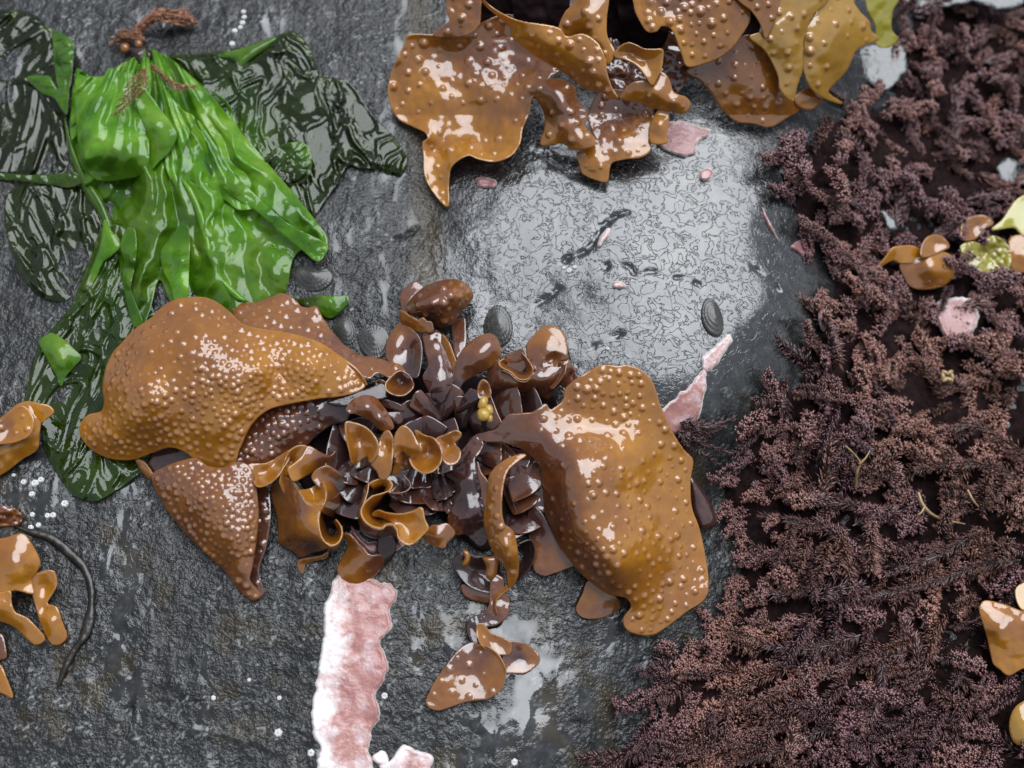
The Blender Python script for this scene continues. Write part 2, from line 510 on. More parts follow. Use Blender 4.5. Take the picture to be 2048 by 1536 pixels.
# ------------------------------------------------------------------ builders
LIFT = None
def sheet(parent, name, outline, h=30, inner=(), dome=0.0, dscale=None, tone=0.4, step=5.0, thick=4.0, mat=None, wob=2.5, wl=70.0,
          bumps=None, label=None, body=None, fold=None, seed=None, edgew=0.0, closed_smooth=True, curl=0.0):
    """a blade: outline in photograph pixels, points (x, y[, height above the rock]); heights inside follow a thin plate through `inner`"""
    if seed is None: seed = int(abs(outline[0][0] * 13 + outline[0][1] * 7 + len(outline))) % 9973
    hv = (lambda x, y: h) if not callable(h) else h
    O = [(p[0], p[1], p[2] if len(p) > 2 else hv(p[0], p[1])) for p in outline]
    C = catmull(O, step * 0.9)
    if edgew:                                                   # small irregularities of the margin
        s = np.arange(len(C)) * step
        C[:, 0] += edgew * vnoise(s / 14.0, s * 0, seed); C[:, 1] += edgew * vnoise(s / 14.0, s * 0 + 9, seed)
    v, f = triangulate(C, step, seed)
    x, y = v[:, 0], v[:, 1]
    d = dist_poly(C, x, y)
    ctrl = O[::max(1, len(O) // 26)] + list(inner)
    m = tps_fit([(c[0], c[1]) for c in ctrl], [c[2] for c in ctrl], 2e-4)
    hh = tps_eval(m, x, y)
    lo = min(c[2] for c in ctrl); hi = max(c[2] for c in ctrl)
    hh = np.clip(hh, lo - 12, hi + 18)
    if dome:
        ds = dscale or max(d.max() * 0.8, 1)
        q = np.clip(d / ds, 0, 1); hh = hh + dome * (1 - (1 - q) ** 2)
    if curl:                                                    # margin turns up or down
        hh = hh + curl * np.exp(-d / 9.0) * (0.4 + 0.6 * vnoise(x / 45.0, y / 45.0, seed + 3))
    hh = hh + wob * fbm(x / wl, y / wl, 3, seed) + (1.1 * fbm(x / 21, y / 21, 2, seed + 40) * np.clip(d / 14, 0, 1) if mat is None or mat is YELLOW else 0)
    if LIFT is not None:
        hh = hh + LIFT(x, y)
    if fold is not None:
        hh = hh + fold(x, y, d)
    hh = np.maximum(hh, 2.5)
    V = at(x, y, hh)
    bf = np.zeros(len(V))
    if bumps:
        n = vnormals(V, f)
        kd = kdtree.KDTree(len(V))
        for i, p in enumerate(V): kd.insert(p, i)
        kd.balance()
        r = np.random.default_rng(seed + 5)
        sp = bumps['sp']; placed = {}
        keep = []
        cand = r.permutation(len(V))
        cell = sp
        gridd = {}
        mask = bumps.get('mask')
        for i in cand:
            if d[i] < bumps.get('edge', 8): continue
            pr = 1.0
            if mask is not None: pr = mask(x[i], y[i])
            pr *= np.clip(bumps.get('den', .75) + 0.9 * vnoise(x[i] / 60.0, y[i] / 60.0, seed + 11), 0.14, 1)
            s_i = sp * (0.8 + 0.7 * r.random()) / max(pr, 0.05) ** 0.5
            if pr < 0.06: continue
            gx, gy = int(x[i] // cell), int(y[i] // cell)
            ok = True
            R = int(s_i // cell) + 1
            for a in range(gx - R, gx + R + 1):
                for b in range(gy - R, gy + R + 1):
                    for j in gridd.get((a, b), ()):
                        if (x[j] - x[i]) ** 2 + (y[j] - y[i]) ** 2 < s_i * s_i: ok = False; break
                    if not ok: break
                if not ok: break
            if ok:
                gridd.setdefault((gx, gy), []).append(i); keep.append(i)
        disp = np.zeros(len(V))
        for i in keep:
            rad = bumps['r'] * (0.65 + 0.8 * r.random() ** 1.6)
            H = rad * bumps.get('H', 0.62) * (0.8 + 0.4 * r.random())
            for co, j, dist in kd.find_range(V[i], rad * 1.35 * S):
                q = dist / (rad * S)
                z = (math.cos(math.pi * min(q, 1)) * 0.5 + 0.5) ** 0.8 if q < 1 else 0
                disp[j] = max(disp[j], H * z); bf[j] = max(bf[j], 1 - min(q, 1) ** 2)
        V = V + n * disp[:, None] * S
    tn = idw(tone, x, y) if isinstance(tone, (list, tuple)) else np.full(len(V), float(tone))
    at_ = {'tone': tn, 'bump': bf}
    if body is not None:
        at_['body'] = idw(body, x, y) if isinstance(body, (list, tuple)) else np.full(len(V), float(body))
    V2, F2, A2 = solid(V, f, thick * 0.6, at_)
    o = mesh_obj(name, V2, F2, mat or BROWN, parent, A2)
    if label: o['label'] = label
    return o

def loft(parent, name, rails, nu=40, nv=12, tone=0.4, thick=4.0, mat=None, label=None, body=None, ruffle=0.0, seed=1):
    """a curled blade lofted through several rails of (x, y, height)"""
    R = []
    for r in rails:
        c = catmull(r, 3.0, closed=False)
        L = np.r_[0, np.cumsum(np.linalg.norm(np.diff(c, axis=0), axis=1))]
        u = np.linspace(0, L[-1], nu)
        R.append(np.stack([np.interp(u, L, c[:, k]) for k in range(3)], 1))
    R = np.array(R)
    k = len(R)
    tv = np.linspace(0, k - 1, nv)
    G = np.zeros((nv, nu, 3))
    for a, t in enumerate(tv):
        i = min(int(t), k - 2); q = t - i
        p0, p1, p2, p3 = R[max(i - 1, 0)], R[i], R[i + 1], R[min(i + 2, k - 1)]
        G[a] = 0.5 * ((2 * p1) + (p2 - p0) * q + (2 * p0 - 5 * p1 + 4 * p2 - p3) * q * q + (3 * p1 - p0 - 3 * p2 + p3) * q ** 3)
    X = G[..., 0].ravel(); Y = G[..., 1].ravel(); H = G[..., 2].ravel()
    H = np.maximum(H + ruffle * fbm(X / 40.0, Y / 40.0, 2, seed), 2.5)
    V = at(X, Y, H)
    a = np.arange(nv - 1)[:, None] * nu + np.arange(nu - 1)[None]
    a = a.ravel()
    f = np.concatenate([np.stack([a, a + 1, a + nu + 1], 1), np.stack([a, a + nu + 1, a + nu], 1)])
    if isinstance(tone, (tuple, list)):
        tn = np.repeat(np.interp(np.linspace(0, 1, nv), np.linspace(0, 1, len(tone)), tone), nu)
    else: tn = np.full(len(V), float(tone))
    at_ = {'tone': tn, 'bump': np.zeros(len(V))}
    if body is not None: at_['body'] = np.full(len(V), float(body))
    V2, F2, A2 = solid(V, f, thick * 0.6, at_)
    o = mesh_obj(name, V2, F2, mat or BROWN, parent, A2)
    if label: o['label'] = label
    return o

# ------------------------------------------------------------------ the rock
CRACKS = [([(1128, 540), (1150, 528), (1178, 512), (1190, 490), (1200, 470), (1225, 455), (1250, 450)], 9, 9),
          ([(1075, 620), (1095, 608), (1112, 592)], 5, 7), ([(1208, 560), (1230, 548), (1250, 556), (1275, 572)], 8, 8),
          ([(1275, 572), (1310, 566), (1345, 574), (1372, 580), (1390, 588)], 6, 6), ([(1185, 710), (1215, 692), (1240, 684)], 5, 6),
          ([(690, 535), (740, 515), (790, 485), (835, 462)], 6, 8), ([(700, 440), (760, 400), (830, 372)], 3, 7),
          ([(1500, 545), (1530, 560), (1560, 580)], 5, 6),
          ([(1010, 300), (1090, 330), (1160, 370)], 6, 14), ([(140, 900), (145, 1010), (150, 1100)], 3, 6),
          ([(290, 1420), (360, 1450), (450, 1470), (540, 1500)], -4, 10), ([(230, 1250), (250, 1330), (240, 1420)], 4, 12)]

def axis(lo, a, b, hi, fine, coarse):
    return np.concatenate([np.arange(lo, a, coarse), np.arange(a, b, fine), np.arange(b, hi, coarse)])

def build_rock():
    xs = axis(-2900, -1120, 690, 2900, 3.9, 24.0); ys = axis(-2000, -820, 960, 2900, 3.9, 24.0)
    X, Y = np.meshgrid(xs, ys)
    x = X.ravel(); y = Y.ravel()
    z = R0(x, y)
    bx, by = plane(1270, 520)
    lf = np.clip(1.3 - np.sqrt(((x - bx) / 400) ** 2 + ((y - by) / 330) ** 2), 0, 1) * 1.8
    lf = np.clip(lf + 0.35 * fbm(x / 120, y / 120, 2, 4), 0, 1)
    pool = np.exp(-(((x - plane(1050, 1370)[0]) / 120) ** 2 + ((y - plane(1050, 1360)[1]) / 170) ** 2))
    drip = np.exp(-(((x - plane(235, 1290)[0]) / 55) ** 2 + ((y - plane(235, 1200)[1]) / 220) ** 2))
    streak = np.clip(fbm(x / 30 + 0.8 * fbm(x / 70, y / 70, 2, 52), y / 120, 3, 51) - 0.12, 0, 1)
    wet = np.clip(0.40 + 0.34 * pool + 0.20 * drip + 0.55 * streak - 0.08 + 0.30 * fbm(x / 34, y / 34, 3, 41) * (0.5 + pool), 0, 1)
    dry = np.clip((0.62 - wet) / 0.14, 0.12, 1)
    rough = (1 - 0.84 * lf) * dry
    z = z + 8 * fbm(x / 230, y / 230, 2, 1) + 2.8 * fbm(x / 70, y / 70, 2, 2) * (1 - 0.4 * lf)
    z = z + rough * (1.2 * fbm(x / 25, y / 25, 2, 3) + 1.1 * fbm(x / 9.5, y / 9.5, 1, 13))
    st = ridged(x / 42 + 0.6 * fbm(x / 90, y / 90, 2, 8), y / 170, 2, 5)       # drip channels that run down the face
    z = z + 2.3 * (1 - lf) * st
    for pts, dep, wd in CRACKS:
        P = np.array([plane(a, b) for a, b in pts]); C = catmull(P, 4, closed=False)
        k = np.arange(len(C)) / 3.0
        C = C + np.stack([3.5 * vnoise(k, k * 0, 3), 3.5 * vnoise(k, k * 0 + 7, 3)], 1)
        x0, y0 = C.min(0) - 40; x1, y1 = C.max(0) + 40
        m = np.where((x > x0) & (x < x1) & (y > y0) & (y < y1))[0]
        d = dist_poly(C, x[m], y[m])
        z[m] -= dep * np.clip(0.9 + 1.1 * fbm(x[m] / 26, y[m] / 26, 2, 2), 0, 2) * np.exp(-np.maximum(d + 3 * vnoise(x[m] / 8, y[m] / 8, 6), 0) / (wd * 0.55))
    brown = np.clip(1 - np.abs(x - plane(866, 430)[0] + 0.06 * (y - 200) + 22 * fbm(x / 50, y / 50, 3, 6)) / 50, 0, 1) * np.clip((y - plane(860, 640)[1]) / 80, 0, 1)
    brown = np.clip(brown + 1.6 * np.clip(fbm(x / 60, y / 60, 4, 21) - 0.08, 0, 0.5) * (1 - lf) * np.clip((plane(600, 700)[1] - y) / 200, 0.15, 1), 0, 0.9)
    glint_speck = np.clip((vnoise(x / 4.2, y / 4.2, 77) - 0.66) * 5, 0, 1) * (1 - lf) * 0.8 * np.clip(0.6 + 1.2 * fbm(x / 80, y / 80, 2, 78), 0.1, 1)  # pale mineral grains, brightened to paint wet sparkle into the rock colour
    V = np.stack([x, y, z], 1) * S
    nx, ny = len(xs), len(ys)
    a = (np.arange(ny - 1)[:, None] * nx + np.arange(nx - 1)[None]).ravel()
    Q = np.stack([a, a + 1, a + nx + 1, a + nx], 1)
    o = mesh_obj('rock', V, Q, ROCK, None, {'leather': lf, 'brown': brown, 'wet': wet, 'glint_speck': glint_speck}, origin=np.zeros(3))
    tag(o, 'dark wet grey rock face with a smooth glistening bulge', None, kind='structure')
build_rock()

# ------------------------------------------------------------------ brown blade seaweeds
def ext(pts):
    return pts

def lin(x0, y0, h0, x1, y1, h1):
    """height that changes evenly from one photograph point to another"""
    dx, dy = x1 - x0, y1 - y0; L = dx * dx + dy * dy
    return lambda x, y: h0 + (h1 - h0) * min(1, max(0, ((x - x0) * dx + (y - y0) * dy) / L))

def main_plant():
    T = thing('brown_seaweed', 'large brown rosette seaweed with two broad pimpled blades at the middle of the rock', 'seaweed', 850, 880)
    B = 'blade'
    # dark sheet filling the gaps at the holdfast, their shade put into its colour
    sheet(T, 'holdfast', [(690, 800), (740, 770), (800, 740), (860, 740), (930, 750), (1000, 770), (1060, 790), (1110, 800), (1110, 900), (1090, 1010), (1060, 1060), (1010, 1080), (960, 1100), (900, 1050), (860, 1020), (800, 1040), (740, 1050), (690, 1060), (640, 1040), (600, 960), (560, 930), (620, 880), (660, 850)], h=8, dome=6, tone=.98, step=5, wob=5, wl=30, mat=SHADE_FILL)
    # ---- broad blade on the left, billowing over the others
    sheet(T, B, [(406, 595, 112), (357, 598, 112), (326, 613, 112), (304, 635, 112), (266, 662, 105), (242, 688, 98), (226, 706, 92), (213, 735, 88), (206, 770, 84),
        (209, 806, 78), (202, 823, 62), (175, 832, 44), (160, 854, 34), (167, 881, 28), (193, 905, 26), (229, 918, 28), (268, 918, 34), (304, 905, 50), (339, 894, 72), (366, 901, 76),
        (388, 916, 70), (423, 934, 62), (463, 938, 62), (478, 899, 84), (503, 848, 104), (538, 818, 110), (583, 806, 112), (640, 796, 108), (680, 792, 102), (715, 783, 96),
        (731, 768, 92), (715, 739, 100), (684, 715, 108), (640, 686, 116), (583, 668, 118), (516, 657, 114), (485, 648, 112), (459, 624, 112), (432, 604, 112)],
        inner=[(400, 660, 160), (350, 730, 158), (300, 790, 150), (255, 840, 112), (215, 870, 66), (440, 730, 172), (420, 800, 152), (360, 850, 110), (520, 740, 160), (450, 850, 122),
               (610, 730, 148), (660, 750, 126), (520, 690, 132), (555, 745, 128), (535, 790, 120), (490, 760, 160), (300, 690, 140), (460, 665, 138), (330, 770, 152)],
        tone=[(406, 600, .30), (300, 640, .34), (430, 700, .34), (350, 780, .24), (560, 760, .10), (640, 740, .12), (250, 860, .18), (200, 880, .22), (440, 880, .16), (715, 770, .2), (500, 830, .12), (270, 730, .30)],
        step=2.7, thick=5, wob=8, wl=100, bumps=dict(sp=12, r=6.0, H=.55, edge=10, den=1.0), label='broad golden brown blade covered in pimples, left of the rosette', curl=2)
    # turned back tip of that blade
    loft(T, B, [[(690, 722, 106), (712, 738, 106), (728, 756, 101), (734, 770, 94)], [(688, 728, 96), (706, 744, 94), (720, 760, 90), (732, 770, 90)]], 24, 6, tone=.25)
    # ---- reddish blade behind it
    sheet(T, B, [(465, 622, 40), (481, 604, 36), (516, 606, 36), (540, 594, 34), (560, 587, 32), (583, 595, 32), (605, 613, 32), (618, 616, 34), (631, 613, 34), (649, 642, 38), (680, 682, 46),
        (715, 708, 56), (750, 717, 60), (777, 724, 64), (795, 730, 72), (812, 742, 86), (800, 745, 88), (780, 753, 88), (757, 748, 86), (737, 756, 90), (693, 740, 90), (640, 720, 92), (560, 690, 92), (490, 660, 84)],
        inner=[(560, 630, 58), (620, 660, 60)],
        tone=[(520, 620, .42), (600, 630, .45), (690, 710, .55), (760, 735, .50), (800, 740, .45)], step=3.2, thick=5, wob=4, bumps=dict(sp=15, r=6.5, mask=lambda x, y: 1.0 if x < 660 else 0.1), edgew=2.0)
    # ---- dark purple pimpled blade under the broad one
    sheet(T, B, [(465, 925, 52), (476, 899, 58), (494, 859, 66), (521, 823, 74), (560, 806, 80), (627, 797, 84), (698, 801, 84), (700, 822, 78), (693, 841, 70), (662, 850, 60), (627, 876, 50), (609, 894, 46), (574, 907, 46), (538, 925, 46), (503, 932, 48)],
        inner=[(570, 850, 78), (640, 825, 82), (520, 890, 64)], tone=[(490, 900, .55), (560, 850, .66), (640, 830, .78), (690, 820, .88)], step=3.0, thick=5, bumps=dict(sp=13, r=6.5, mask=lambda x, y: 1.0 if x < 645 else .1))
    # ---- pimpled blade hanging below
    sheet(T, B, [(304, 954, 40), (330, 934, 58), (361, 923, 70), (392, 917, 74), (414, 932, 78), (445, 936, 82), (468, 925, 84), (494, 930, 84), (507, 952, 80), (514, 992, 74), (516, 1036, 66), (512, 1080, 56), (505, 1129, 42), (499, 1160, 32),
        (512, 1178, 20), (521, 1191, 12), (507, 1200, 10), (485, 1186, 12), (450, 1142, 16), (406, 1102, 18), (361, 1054, 20), (326, 1005, 26)],
        inner=[(400, 980, 84), (450, 1000, 94), (440, 1060, 76), (470, 1090, 72), (490, 1040, 80), (470, 960, 92), (350, 980, 58), (480, 1140, 44)],
        tone=[(400, 940, .46), (450, 1000, .42), (490, 1100, .44), (350, 1000, .46), (500, 1180, .5)], step=3.0, thick=5, bumps=dict(sp=10.5, r=5.8, H=.6, edge=6, den=1.0), label='pimpled reddish brown blade that hangs below the broad one')
    sheet(T, B, [(500, 955, 30), (534, 975, 34), (541, 1030, 30), (533, 1090, 22), (518, 1140, 16), (528, 1185, 8), (512, 1196, 8), (500, 1130, 14), (505, 1060, 24)], tone=.74, step=3.5, bumps=dict(sp=12, r=6))
    sheet(T, B, [(271, 918, 30), (290, 926, 34), (306, 950, 36), (300, 958, 26), (284, 943, 24)], tone=.35)
    sheet(T, B, [(330, 880, 40), (400, 890, 44), (440, 930, 44), (410, 945, 40), (360, 935, 36), (315, 945, 30), (300, 925, 30)], tone=.8)
    # ---- frilled blades at the lower left of the middle
    sheet(T, B, [(497, 930, 78), (532, 927, 74), (560, 912, 72), (580, 900, 74), (578, 918, 84), (566, 938, 92), (553, 956, 94), (534, 970, 92), (514, 973, 88), (504, 954, 80)], inner=[(535, 945, 62), (555, 930, 64), (515, 952, 70)], tone=.22, step=3)
    sheet(T, B, [(560, 968, 78), (563, 944, 88), (570, 920, 92), (577, 905, 92), (586, 896, 92), (599, 891, 92), (614, 894, 88), (606, 914, 82), (590, 928, 80), (580, 944, 76), (590, 966, 66), (606, 990, 56), (580, 1000, 52)], inner=[(585, 925, 62), (577, 960, 64)], tone=.26, step=3)
    sheet(T, B, [(615, 894, 98), (605, 912, 101), (592, 925, 103), (577, 937, 104), (578, 947, 100), (588, 962, 92), (613, 950, 78), (634, 939, 68), (658, 930, 58), (668, 918, 62), (672, 902, 68), (660, 912, 74), (642, 906, 86), (626, 896, 94)], inner=[(610, 930, 94), (635, 922, 82)], tone=[(580, 940, .12), (610, 925, .3), (650, 920, .6)], step=3)
    sheet(T, B, [(542, 977, 34), (548, 965, 48), (562, 953, 70), (584, 962, 86), (597, 981, 94), (605, 995, 98), (613, 1006, 100), (626, 1012, 102), (640, 1008, 104), (648, 1008, 104), (640, 1020, 102), (637, 1041, 102), (640, 1064, 104), (647, 1081, 104), (661, 1091, 100), (645, 1100, 62), (626, 1104, 42),
        (603, 1114, 22), (588, 1104, 18), (574, 1095, 16), (559, 1085, 18), (557, 1068, 22), (555, 1037, 28), (546, 1006, 30)], inner=[(580, 1000, 72), (590, 1040, 74), (615, 1050, 94), (590, 1080, 50), (620, 1080, 80), (565, 1020, 46)],
        tone=[(560, 1000, .45), (580, 980, .5), (600, 1020, .48), (630, 1040, .14), (610, 1060, .26), (590, 1085, .5), (650, 1085, .2), (625, 1095, .7)], step=3)
    loft(T, B, [[(640, 1022, 104), (637, 1041, 104), (640, 1064, 106), (647, 1081, 106), (661, 1091, 105), (676, 1086, 103), (684, 1070, 101), (682, 1053, 98), (672, 1039, 90)],
                [(645, 1025, 60), (643, 1042, 60), (646, 1060, 60), (652, 1074, 60), (662, 1080, 60), (672, 1076, 60), (677, 1066, 60), (675, 1054, 58), (668, 1044, 56)],
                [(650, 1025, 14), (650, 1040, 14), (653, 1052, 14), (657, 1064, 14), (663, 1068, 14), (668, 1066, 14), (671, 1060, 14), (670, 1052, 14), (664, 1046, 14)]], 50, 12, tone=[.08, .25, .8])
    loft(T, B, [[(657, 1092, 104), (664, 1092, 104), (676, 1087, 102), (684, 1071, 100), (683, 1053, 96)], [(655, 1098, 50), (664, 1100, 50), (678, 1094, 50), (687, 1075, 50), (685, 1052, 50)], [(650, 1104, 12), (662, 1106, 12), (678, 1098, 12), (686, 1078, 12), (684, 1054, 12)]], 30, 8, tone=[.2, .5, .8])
    sheet(T, B, [(598, 982, 84), (618, 978, 70), (642, 968, 78), (651, 985, 92), (650, 1004, 96), (638, 1009, 96), (626, 1012, 96), (613, 1006, 94), (604, 994, 90)], inner=[(628, 990, 68)], tone=.18, step=3)
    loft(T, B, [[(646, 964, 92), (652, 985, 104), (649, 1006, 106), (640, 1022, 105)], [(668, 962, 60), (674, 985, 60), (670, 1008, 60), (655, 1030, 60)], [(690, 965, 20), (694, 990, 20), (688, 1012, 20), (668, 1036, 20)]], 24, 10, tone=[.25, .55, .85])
    sheet(T, B, [(624, 956, 86), (628, 945, 90), (638, 937, 92), (655, 932, 90), (672, 941, 80), (688, 955, 66), (690, 975, 54), (670, 990, 52), (652, 987, 62), (645, 980, 78), (632, 968, 84)], inner=[(655, 958, 74)], tone=[(630, 950, .35), (655, 950, .5), (685, 970, .8)], step=3)
    sheet(T, B, [(595, 1125, 12), (605, 1118, 18), (640, 1112, 24), (656, 1104, 26), (652, 1116, 18), (625, 1122, 14), (612, 1127, 10), (605, 1147, 5), (597, 1137, 6)], tone=.35, step=3)
    # ---- small crimped blades in the middle
    sheet(T, B, [(704, 802, 100), (724, 792, 106), (748, 794, 104), (763, 810, 98), (777, 829, 92), (787, 854, 84), (777, 861, 84), (763, 860, 88), (742, 842, 98), (711, 827, 108), (698, 826, 110), (692, 819, 108)], inner=[(735, 815, 122), (760, 838, 106), (715, 812, 116)], tone=.56, step=3, thick=5)
    sheet(T, B, [(691, 846, 128), (708, 846, 124), (730, 854, 122), (745, 867, 124), (755, 884, 126), (757, 899, 124), (751, 914, 118), (740, 925, 108), (735, 912, 96), (723, 918, 88), (707, 931, 82), (701, 921, 96), (698, 901, 114), (692, 874, 124)], inner=[(722, 880, 98), (735, 895, 102), (708, 880, 104), (708, 910, 98)], tone=.30, step=2.6, thick=5)
    loft(T, B, [[(691, 846, 132), (692, 874, 128), (698, 901, 118), (703, 925, 104)], [(697, 856, 122), (700, 880, 116), (706, 903, 106), (708, 928, 96)], [(708, 866, 104), (710, 885, 102), (714, 905, 96), (709, 930, 86)]], 26, 8, tone=.25)
    sheet(T, B, [(777, 862, 122), (786, 877, 120), (786, 899, 122), (784, 920, 124), (781, 943, 114), (771, 958, 106), (761, 957, 104), (754, 942, 106), (742, 927, 104), (752, 914, 114), (758, 899, 116), (760, 880, 112), (768, 866, 118)], inner=[(772, 895, 106), (770, 920, 116), (767, 940, 114)], tone=.30, step=2.6, thick=5)
    sheet(T, B, [(789, 892, 126), (790, 874, 132), (798, 858, 136), (808, 852, 138), (820, 860, 136), (831, 877, 134), (842, 902, 130), (835, 910, 122), (827, 915, 118), (818, 911, 116), (804, 901, 112), (795, 910, 112), (790, 916, 114), (786, 906, 118)], inner=[(808, 875, 128), (822, 895, 132)], tone=.26, step=2.6, thick=5)
    sheet(T, B, [(830, 861, 104), (850, 871, 112), (868, 877, 118), (880, 895, 124), (884, 908, 126), (880, 928, 126), (865, 943, 126), (847, 946, 124), (828, 936, 120), (819, 918, 114), (828, 913, 106), (842, 902, 100), (836, 882, 98)], inner=[(852, 905, 84), (860, 890, 92), (845, 925, 96), (866, 920, 94)], tone=[(840, 880, .2), (855, 905, .42), (870, 920, .26), (845, 935, .22)], step=2.6, thick=5)
    sheet(T, B, [(786, 950, 82), (789, 928, 96), (796, 908, 106), (806, 901, 106), (820, 912, 98), (824, 930, 88), (812, 940, 74), (802, 940, 84), (795, 946, 84)], inner=[(808, 922, 84), (795, 925, 104)], tone=[(795, 930, .2), (812, 930, .5)], step=2.6)
    sheet(T, B, [(872, 879, 104), (894, 868, 110), (912, 861, 112), (922, 867, 112), (918, 877, 106), (909, 886, 100), (921, 904, 108), (915, 924, 114), (897, 930, 116), (884, 918, 112), (884, 906, 104), (880, 892, 102)], inner=[(898, 890, 88), (900, 915, 108), (908, 870, 104)], tone=.34, step=2.6, thick=5)
    # ---- curl and flaps at the bottom of the middle
    loft(T, B, [[(738, 967, 96), (754, 959, 96), (772, 958, 94), (785, 968, 94), (779, 981, 98), (760, 988, 100), (744, 993, 101), (729, 1007, 102), (722, 1024, 102), (729, 1041, 102), (743, 1052, 102), (762, 1057, 102), (772, 1049, 100), (785, 1049, 100), (794, 1060, 100), (796, 1074, 99), (805, 1085, 97), (819, 1090, 96), (833, 1082, 96), (848, 1066, 94)],
                [(746, 976, 82), (757, 970, 82), (768, 968, 80), (774, 972, 80), (770, 982, 76), (762, 996, 70), (752, 1004, 66), (742, 1013, 64), (738, 1025, 62), (742, 1037, 62), (750, 1044, 62), (762, 1048, 62), (774, 1044, 64), (788, 1046, 66), (798, 1054, 70), (803, 1066, 74), (810, 1074, 78), (820, 1076, 80), (830, 1070, 82), (840, 1058, 84)],
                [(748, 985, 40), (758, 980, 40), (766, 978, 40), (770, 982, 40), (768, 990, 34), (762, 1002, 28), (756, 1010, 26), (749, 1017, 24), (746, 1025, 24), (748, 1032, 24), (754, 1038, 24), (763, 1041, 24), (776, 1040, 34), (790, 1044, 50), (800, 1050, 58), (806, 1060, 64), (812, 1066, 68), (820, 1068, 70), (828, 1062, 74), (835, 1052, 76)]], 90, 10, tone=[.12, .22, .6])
    loft(T, B, [[(738, 966, 95), (735, 985, 96), (728, 1006, 100), (721, 1024, 100), (728, 1042, 100), (743, 1054, 100), (762, 1059, 100), (773, 1051, 98), (785, 1051, 98), (793, 1062, 97), (796, 1077, 95)],
                [(728, 975, 60), (726, 990, 60), (719, 1010, 60), (715, 1030, 60), (722, 1052, 60), (738, 1064, 60), (758, 1068, 60), (775, 1064, 60), (786, 1066, 60), (793, 1074, 60), (797, 1084, 60)],
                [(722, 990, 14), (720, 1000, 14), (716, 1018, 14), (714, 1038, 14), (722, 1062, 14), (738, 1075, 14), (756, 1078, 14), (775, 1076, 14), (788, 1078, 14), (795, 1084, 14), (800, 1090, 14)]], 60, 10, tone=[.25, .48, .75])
    sheet(T, B, [(744, 1030, 60), (756, 1020, 72), (772, 1025, 84), (800, 1028, 92), (825, 1023, 98), (843, 1016, 104), (849, 1038, 102), (856, 1057, 100), (843, 1072, 97), (833, 1082, 96), (819, 1090, 95), (805, 1085, 95), (797, 1072, 90), (794, 1060, 84), (786, 1047, 76), (775, 1040, 66), (760, 1034, 58)], inner=[(815, 1055, 76), (835, 1050, 88), (800, 1045, 74), (820, 1075, 84)], tone=.14, step=2.8, thick=5)
    sheet(T, B, [(849, 1068, 62), (863, 1052, 70), (878, 1050, 74), (895, 1048, 72), (910, 1065, 62), (902, 1078, 60), (894, 1085, 62), (888, 1096, 60), (871, 1093, 56), (851, 1082, 54)], inner=[(875, 1072, 76), (885, 1082, 66)], tone=.40, step=2.8)
    sheet(T, B, [(687, 1070, 34), (699, 1069, 40), (713, 1081, 46), (730, 1101, 48), (744, 1112, 46), (760, 1109, 40), (767, 1124, 26), (758, 1142, 16), (738, 1157, 12), (710, 1170, 10), (688, 1163, 10), (674, 1140, 10), (683, 1120, 14), (696, 1090, 22)], inner=[(715, 1120, 40), (700, 1150, 24), (740, 1135, 30)], tone=[(690, 1150, .28), (720, 1110, .36), (755, 1125, .62)], step=2.8, edgew=1.2, thick=5)
    sheet(T, B, [(756, 1080, 30), (775, 1068, 36), (789, 1078, 34), (789, 1105, 22), (774, 1126, 12), (760, 1118, 22)], tone=.92, step=4)
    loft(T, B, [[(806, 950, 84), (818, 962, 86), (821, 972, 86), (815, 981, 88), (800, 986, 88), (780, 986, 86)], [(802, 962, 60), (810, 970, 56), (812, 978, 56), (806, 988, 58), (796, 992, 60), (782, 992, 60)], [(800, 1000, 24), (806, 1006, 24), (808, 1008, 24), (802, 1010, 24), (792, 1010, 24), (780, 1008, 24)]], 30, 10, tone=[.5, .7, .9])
    # ---- upper blades
    sheet(T, B, [(841, 580, 64), (869, 566, 66), (901, 559, 64), (922, 562, 60), (938, 574, 54), (946, 592, 48), (934, 611, 48), (918, 627, 50), (906, 645, 44), (881, 654, 44), (861, 641, 58), (837, 634, 68), (815, 621, 70), (817, 605, 70)], inner=[(860, 600, 112), (890, 590, 112), (915, 585, 98), (880, 625, 92), (840, 608, 98), (910, 610, 88)],
        tone=[(840, 600, .62), (880, 590, .58), (920, 580, .42), (890, 640, .45), (860, 625, .66)], step=2.6, thick=5, bumps=dict(sp=13, r=7, H=.7, mask=lambda x, y: .35 if x < 880 else 1))
    sheet(T, B, [(801, 590, 40), (813, 574, 42), (831, 563, 42), (847, 576, 44), (837, 584, 46), (817, 604, 46), (815, 622, 46), (806, 634, 42), (803, 612, 40)], tone=.62, step=3)
    sheet(T, B, [(805, 622, 72), (826, 636, 78), (836, 640, 79), (845, 636, 80), (853, 643, 79), (863, 645, 78), (864, 664, 68), (841, 664, 62), (825, 658, 58), (806, 650, 54), (800, 636, 60)], tone=.38, step=3, edgew=1)
    sheet(T, B, [(801, 645, 52), (821, 656, 60), (839, 676, 66), (844, 699, 70), (842, 728, 72), (835, 754, 72), (818, 752, 66), (790, 730, 52), (774, 718, 46), (772, 695, 44), (779, 672, 46)], inner=[(812, 700, 44), (822, 730, 54), (795, 695, 54)], tone=[(785, 690, .5), (805, 660, .46), (825, 700, .72), (820, 740, .8)], step=3)
